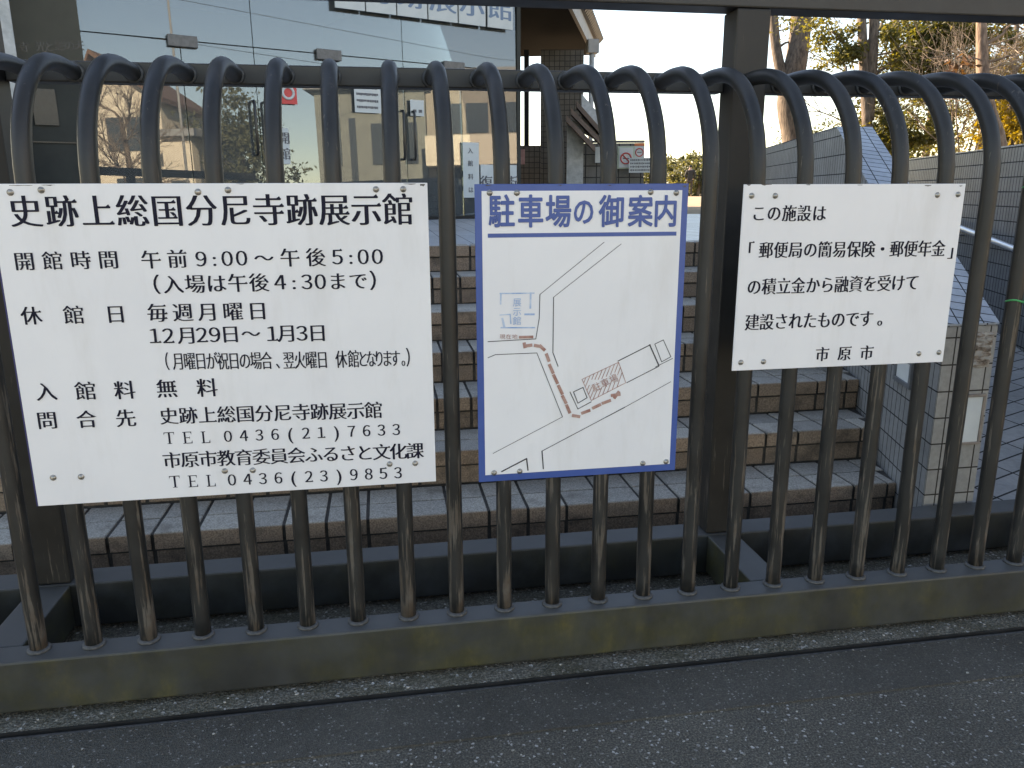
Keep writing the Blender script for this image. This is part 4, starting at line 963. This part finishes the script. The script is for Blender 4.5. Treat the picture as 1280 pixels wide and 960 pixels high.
vb = [W(0, 0, .95), W(0, 0, 1.12), W(0, 0, 1.32), W(0, -.01, 1.46), W(0, .0, 1.54), W(0, .01, 1.64), W(0, .01, 1.72),
      W(.17, 0, 1.42), W(.26, .0, 1.16), W(.20, .10, .98), W(-.17, 0, 1.42), W(-.26, .0, 1.16), W(-.20, .10, .98),
      W(.09, 0, .88), W(.10, .03, .50), W(.10, -.02, .09), W(.10, .13, .045), W(-.09, 0, .88), W(-.09, .02, .50), W(-.09, -.02, .09), W(-.10, .13, .045),
      W(.17, .15, .93), W(-.17, .15, .93)]
body = skin_fig('body', M['skin'], vb, [(0, 1), (1, 2), (2, 3), (3, 4), (4, 5), (5, 6), (3, 7), (7, 8), (8, 9), (9, 21), (3, 10), (10, 11), (11, 12), (12, 22), (0, 13), (13, 14), (14, 15), (15, 16), (0, 17), (17, 18), (18, 19), (19, 20)],
    [.13, .13, .15, .11, .055, .095, .075, .065, .05, .04, .065, .05, .04, .085, .06, .045, .04, .085, .06, .045, .04, .035, .035])
jk = skin_fig('jacket', M['jacket'], [W(0, 0, .86), W(0, 0, 1.10), W(0, 0, 1.34), W(0, 0, 1.47), W(.18, 0, 1.43), W(.275, .0, 1.16), W(.205, .09, .99), W(-.18, 0, 1.43), W(-.275, .0, 1.16), W(-.205, .09, .99)],
    [(0, 1), (1, 2), (2, 3), (3, 4), (4, 5), (5, 6), (3, 7), (7, 8), (8, 9)], [.19, .185, .20, .12, .095, .075, .06, .095, .075, .06])
skin_fig('trousers', M['trouser'], [W(0, 0, .93), W(.10, 0, .85), W(.105, .03, .50), W(.105, -.02, .08), W(-.10, 0, .85), W(-.095, .02, .50), W(-.095, -.02, .08)], [(0, 1), (1, 2), (2, 3), (0, 4), (4, 5), (5, 6)], [.15, .105, .08, .068, .105, .08, .068])
skin_fig('hair', M['hair'], [W(0, -.015, 1.60), W(0, -.012, 1.67), W(0, 0, 1.73)], [(0, 1), (1, 2)], [.085, .108, .085])

# ------------------------------------------------------------------ street behind the viewer, mirrored in the glass
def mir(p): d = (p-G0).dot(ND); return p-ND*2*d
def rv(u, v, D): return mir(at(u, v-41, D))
M['cream'] = plain('cream render', (.72, .63, .50), (.78, .69, .55), 4, .8)
M['tan'] = plain('tan render', (.31, .27, .215), (.37, .325, .26), 4, .8)
M['greyr'] = plain('grey green render', (.20, .21, .185), (.25, .26, .225), 3, .8)
M['window'] = plain('dark window', (.05, .06, .07), rough=.15)
M['brownroof'] = plain('brown roof', (.14, .075, .045), (.20, .11, .07), 6, .7)
def rblock(name, label, u0, u1, vt, D, dep, mat, extra=None, gable=None):
    a = rv(u0, vt, D); e = rv(u1, vt, D); zt = max(a.z, e.z); a.z = e.z = 0
    t = (e-a).normalized(); out = Vector((t.y, -t.x, 0))
    if out.dot(a-G0) < 0: out = -out
    r = empty(name, (a+e)/2, label, 'house')
    m_ = a.lerp(e, .25)
    b = MB(); b.slab([a, e, e+Vector((0, 0, zt))]+([m_+Vector((0, 0, zt+gable))] if gable else [])+[a+Vector((0, 0, zt))], out*dep); b.build('wall', M[mat], r)
    b = MB()
    if gable:
        for g_ in (a-t*.4, e+t*.25):
            k_ = 1+(.4/(m_-a).length if (g_-a).length < .5 else .25/(e-m_).length)
            lo__ = Vector((g_.x, g_.y, zt+gable-gable*k_))-out*.35; hi__ = m_-out*.35+Vector((0, 0, zt+gable))
            b.slab([lo__+Vector((0, 0, .01)), hi__+Vector((0, 0, .01)), hi__+Vector((0, 0, .17)), lo__+Vector((0, 0, .17))], out*(dep+.7))
    else: b.slab([a-t*.3-out*.3+Vector((0, 0, zt+.003)), e+t*.3-out*.3+Vector((0, 0, zt+.003)), e+t*.3-out*.3+Vector((0, 0, zt+.22)), a-t*.3-out*.3+Vector((0, 0, zt+.22))], out*(dep+.6))
    b.build('roof', M['brownroof' if gable else 'fascia'], r)
    L_ = (e-a).length
    for (t0, t1, z0, z1) in extra or ():
        b = MB(); p0 = a+t*L_*t0-out*.04; p1 = a+t*L_*t1-out*.04
        z0 += 1.1; z1 += 1.1; b.slab([p0+Vector((0, 0, z0)), p1+Vector((0, 0, z0)), p1+Vector((0, 0, z1)), p0+Vector((0, 0, z1))], out*.03); b.build('window', M['window'], r)
    return r, a, e, t, out, zt
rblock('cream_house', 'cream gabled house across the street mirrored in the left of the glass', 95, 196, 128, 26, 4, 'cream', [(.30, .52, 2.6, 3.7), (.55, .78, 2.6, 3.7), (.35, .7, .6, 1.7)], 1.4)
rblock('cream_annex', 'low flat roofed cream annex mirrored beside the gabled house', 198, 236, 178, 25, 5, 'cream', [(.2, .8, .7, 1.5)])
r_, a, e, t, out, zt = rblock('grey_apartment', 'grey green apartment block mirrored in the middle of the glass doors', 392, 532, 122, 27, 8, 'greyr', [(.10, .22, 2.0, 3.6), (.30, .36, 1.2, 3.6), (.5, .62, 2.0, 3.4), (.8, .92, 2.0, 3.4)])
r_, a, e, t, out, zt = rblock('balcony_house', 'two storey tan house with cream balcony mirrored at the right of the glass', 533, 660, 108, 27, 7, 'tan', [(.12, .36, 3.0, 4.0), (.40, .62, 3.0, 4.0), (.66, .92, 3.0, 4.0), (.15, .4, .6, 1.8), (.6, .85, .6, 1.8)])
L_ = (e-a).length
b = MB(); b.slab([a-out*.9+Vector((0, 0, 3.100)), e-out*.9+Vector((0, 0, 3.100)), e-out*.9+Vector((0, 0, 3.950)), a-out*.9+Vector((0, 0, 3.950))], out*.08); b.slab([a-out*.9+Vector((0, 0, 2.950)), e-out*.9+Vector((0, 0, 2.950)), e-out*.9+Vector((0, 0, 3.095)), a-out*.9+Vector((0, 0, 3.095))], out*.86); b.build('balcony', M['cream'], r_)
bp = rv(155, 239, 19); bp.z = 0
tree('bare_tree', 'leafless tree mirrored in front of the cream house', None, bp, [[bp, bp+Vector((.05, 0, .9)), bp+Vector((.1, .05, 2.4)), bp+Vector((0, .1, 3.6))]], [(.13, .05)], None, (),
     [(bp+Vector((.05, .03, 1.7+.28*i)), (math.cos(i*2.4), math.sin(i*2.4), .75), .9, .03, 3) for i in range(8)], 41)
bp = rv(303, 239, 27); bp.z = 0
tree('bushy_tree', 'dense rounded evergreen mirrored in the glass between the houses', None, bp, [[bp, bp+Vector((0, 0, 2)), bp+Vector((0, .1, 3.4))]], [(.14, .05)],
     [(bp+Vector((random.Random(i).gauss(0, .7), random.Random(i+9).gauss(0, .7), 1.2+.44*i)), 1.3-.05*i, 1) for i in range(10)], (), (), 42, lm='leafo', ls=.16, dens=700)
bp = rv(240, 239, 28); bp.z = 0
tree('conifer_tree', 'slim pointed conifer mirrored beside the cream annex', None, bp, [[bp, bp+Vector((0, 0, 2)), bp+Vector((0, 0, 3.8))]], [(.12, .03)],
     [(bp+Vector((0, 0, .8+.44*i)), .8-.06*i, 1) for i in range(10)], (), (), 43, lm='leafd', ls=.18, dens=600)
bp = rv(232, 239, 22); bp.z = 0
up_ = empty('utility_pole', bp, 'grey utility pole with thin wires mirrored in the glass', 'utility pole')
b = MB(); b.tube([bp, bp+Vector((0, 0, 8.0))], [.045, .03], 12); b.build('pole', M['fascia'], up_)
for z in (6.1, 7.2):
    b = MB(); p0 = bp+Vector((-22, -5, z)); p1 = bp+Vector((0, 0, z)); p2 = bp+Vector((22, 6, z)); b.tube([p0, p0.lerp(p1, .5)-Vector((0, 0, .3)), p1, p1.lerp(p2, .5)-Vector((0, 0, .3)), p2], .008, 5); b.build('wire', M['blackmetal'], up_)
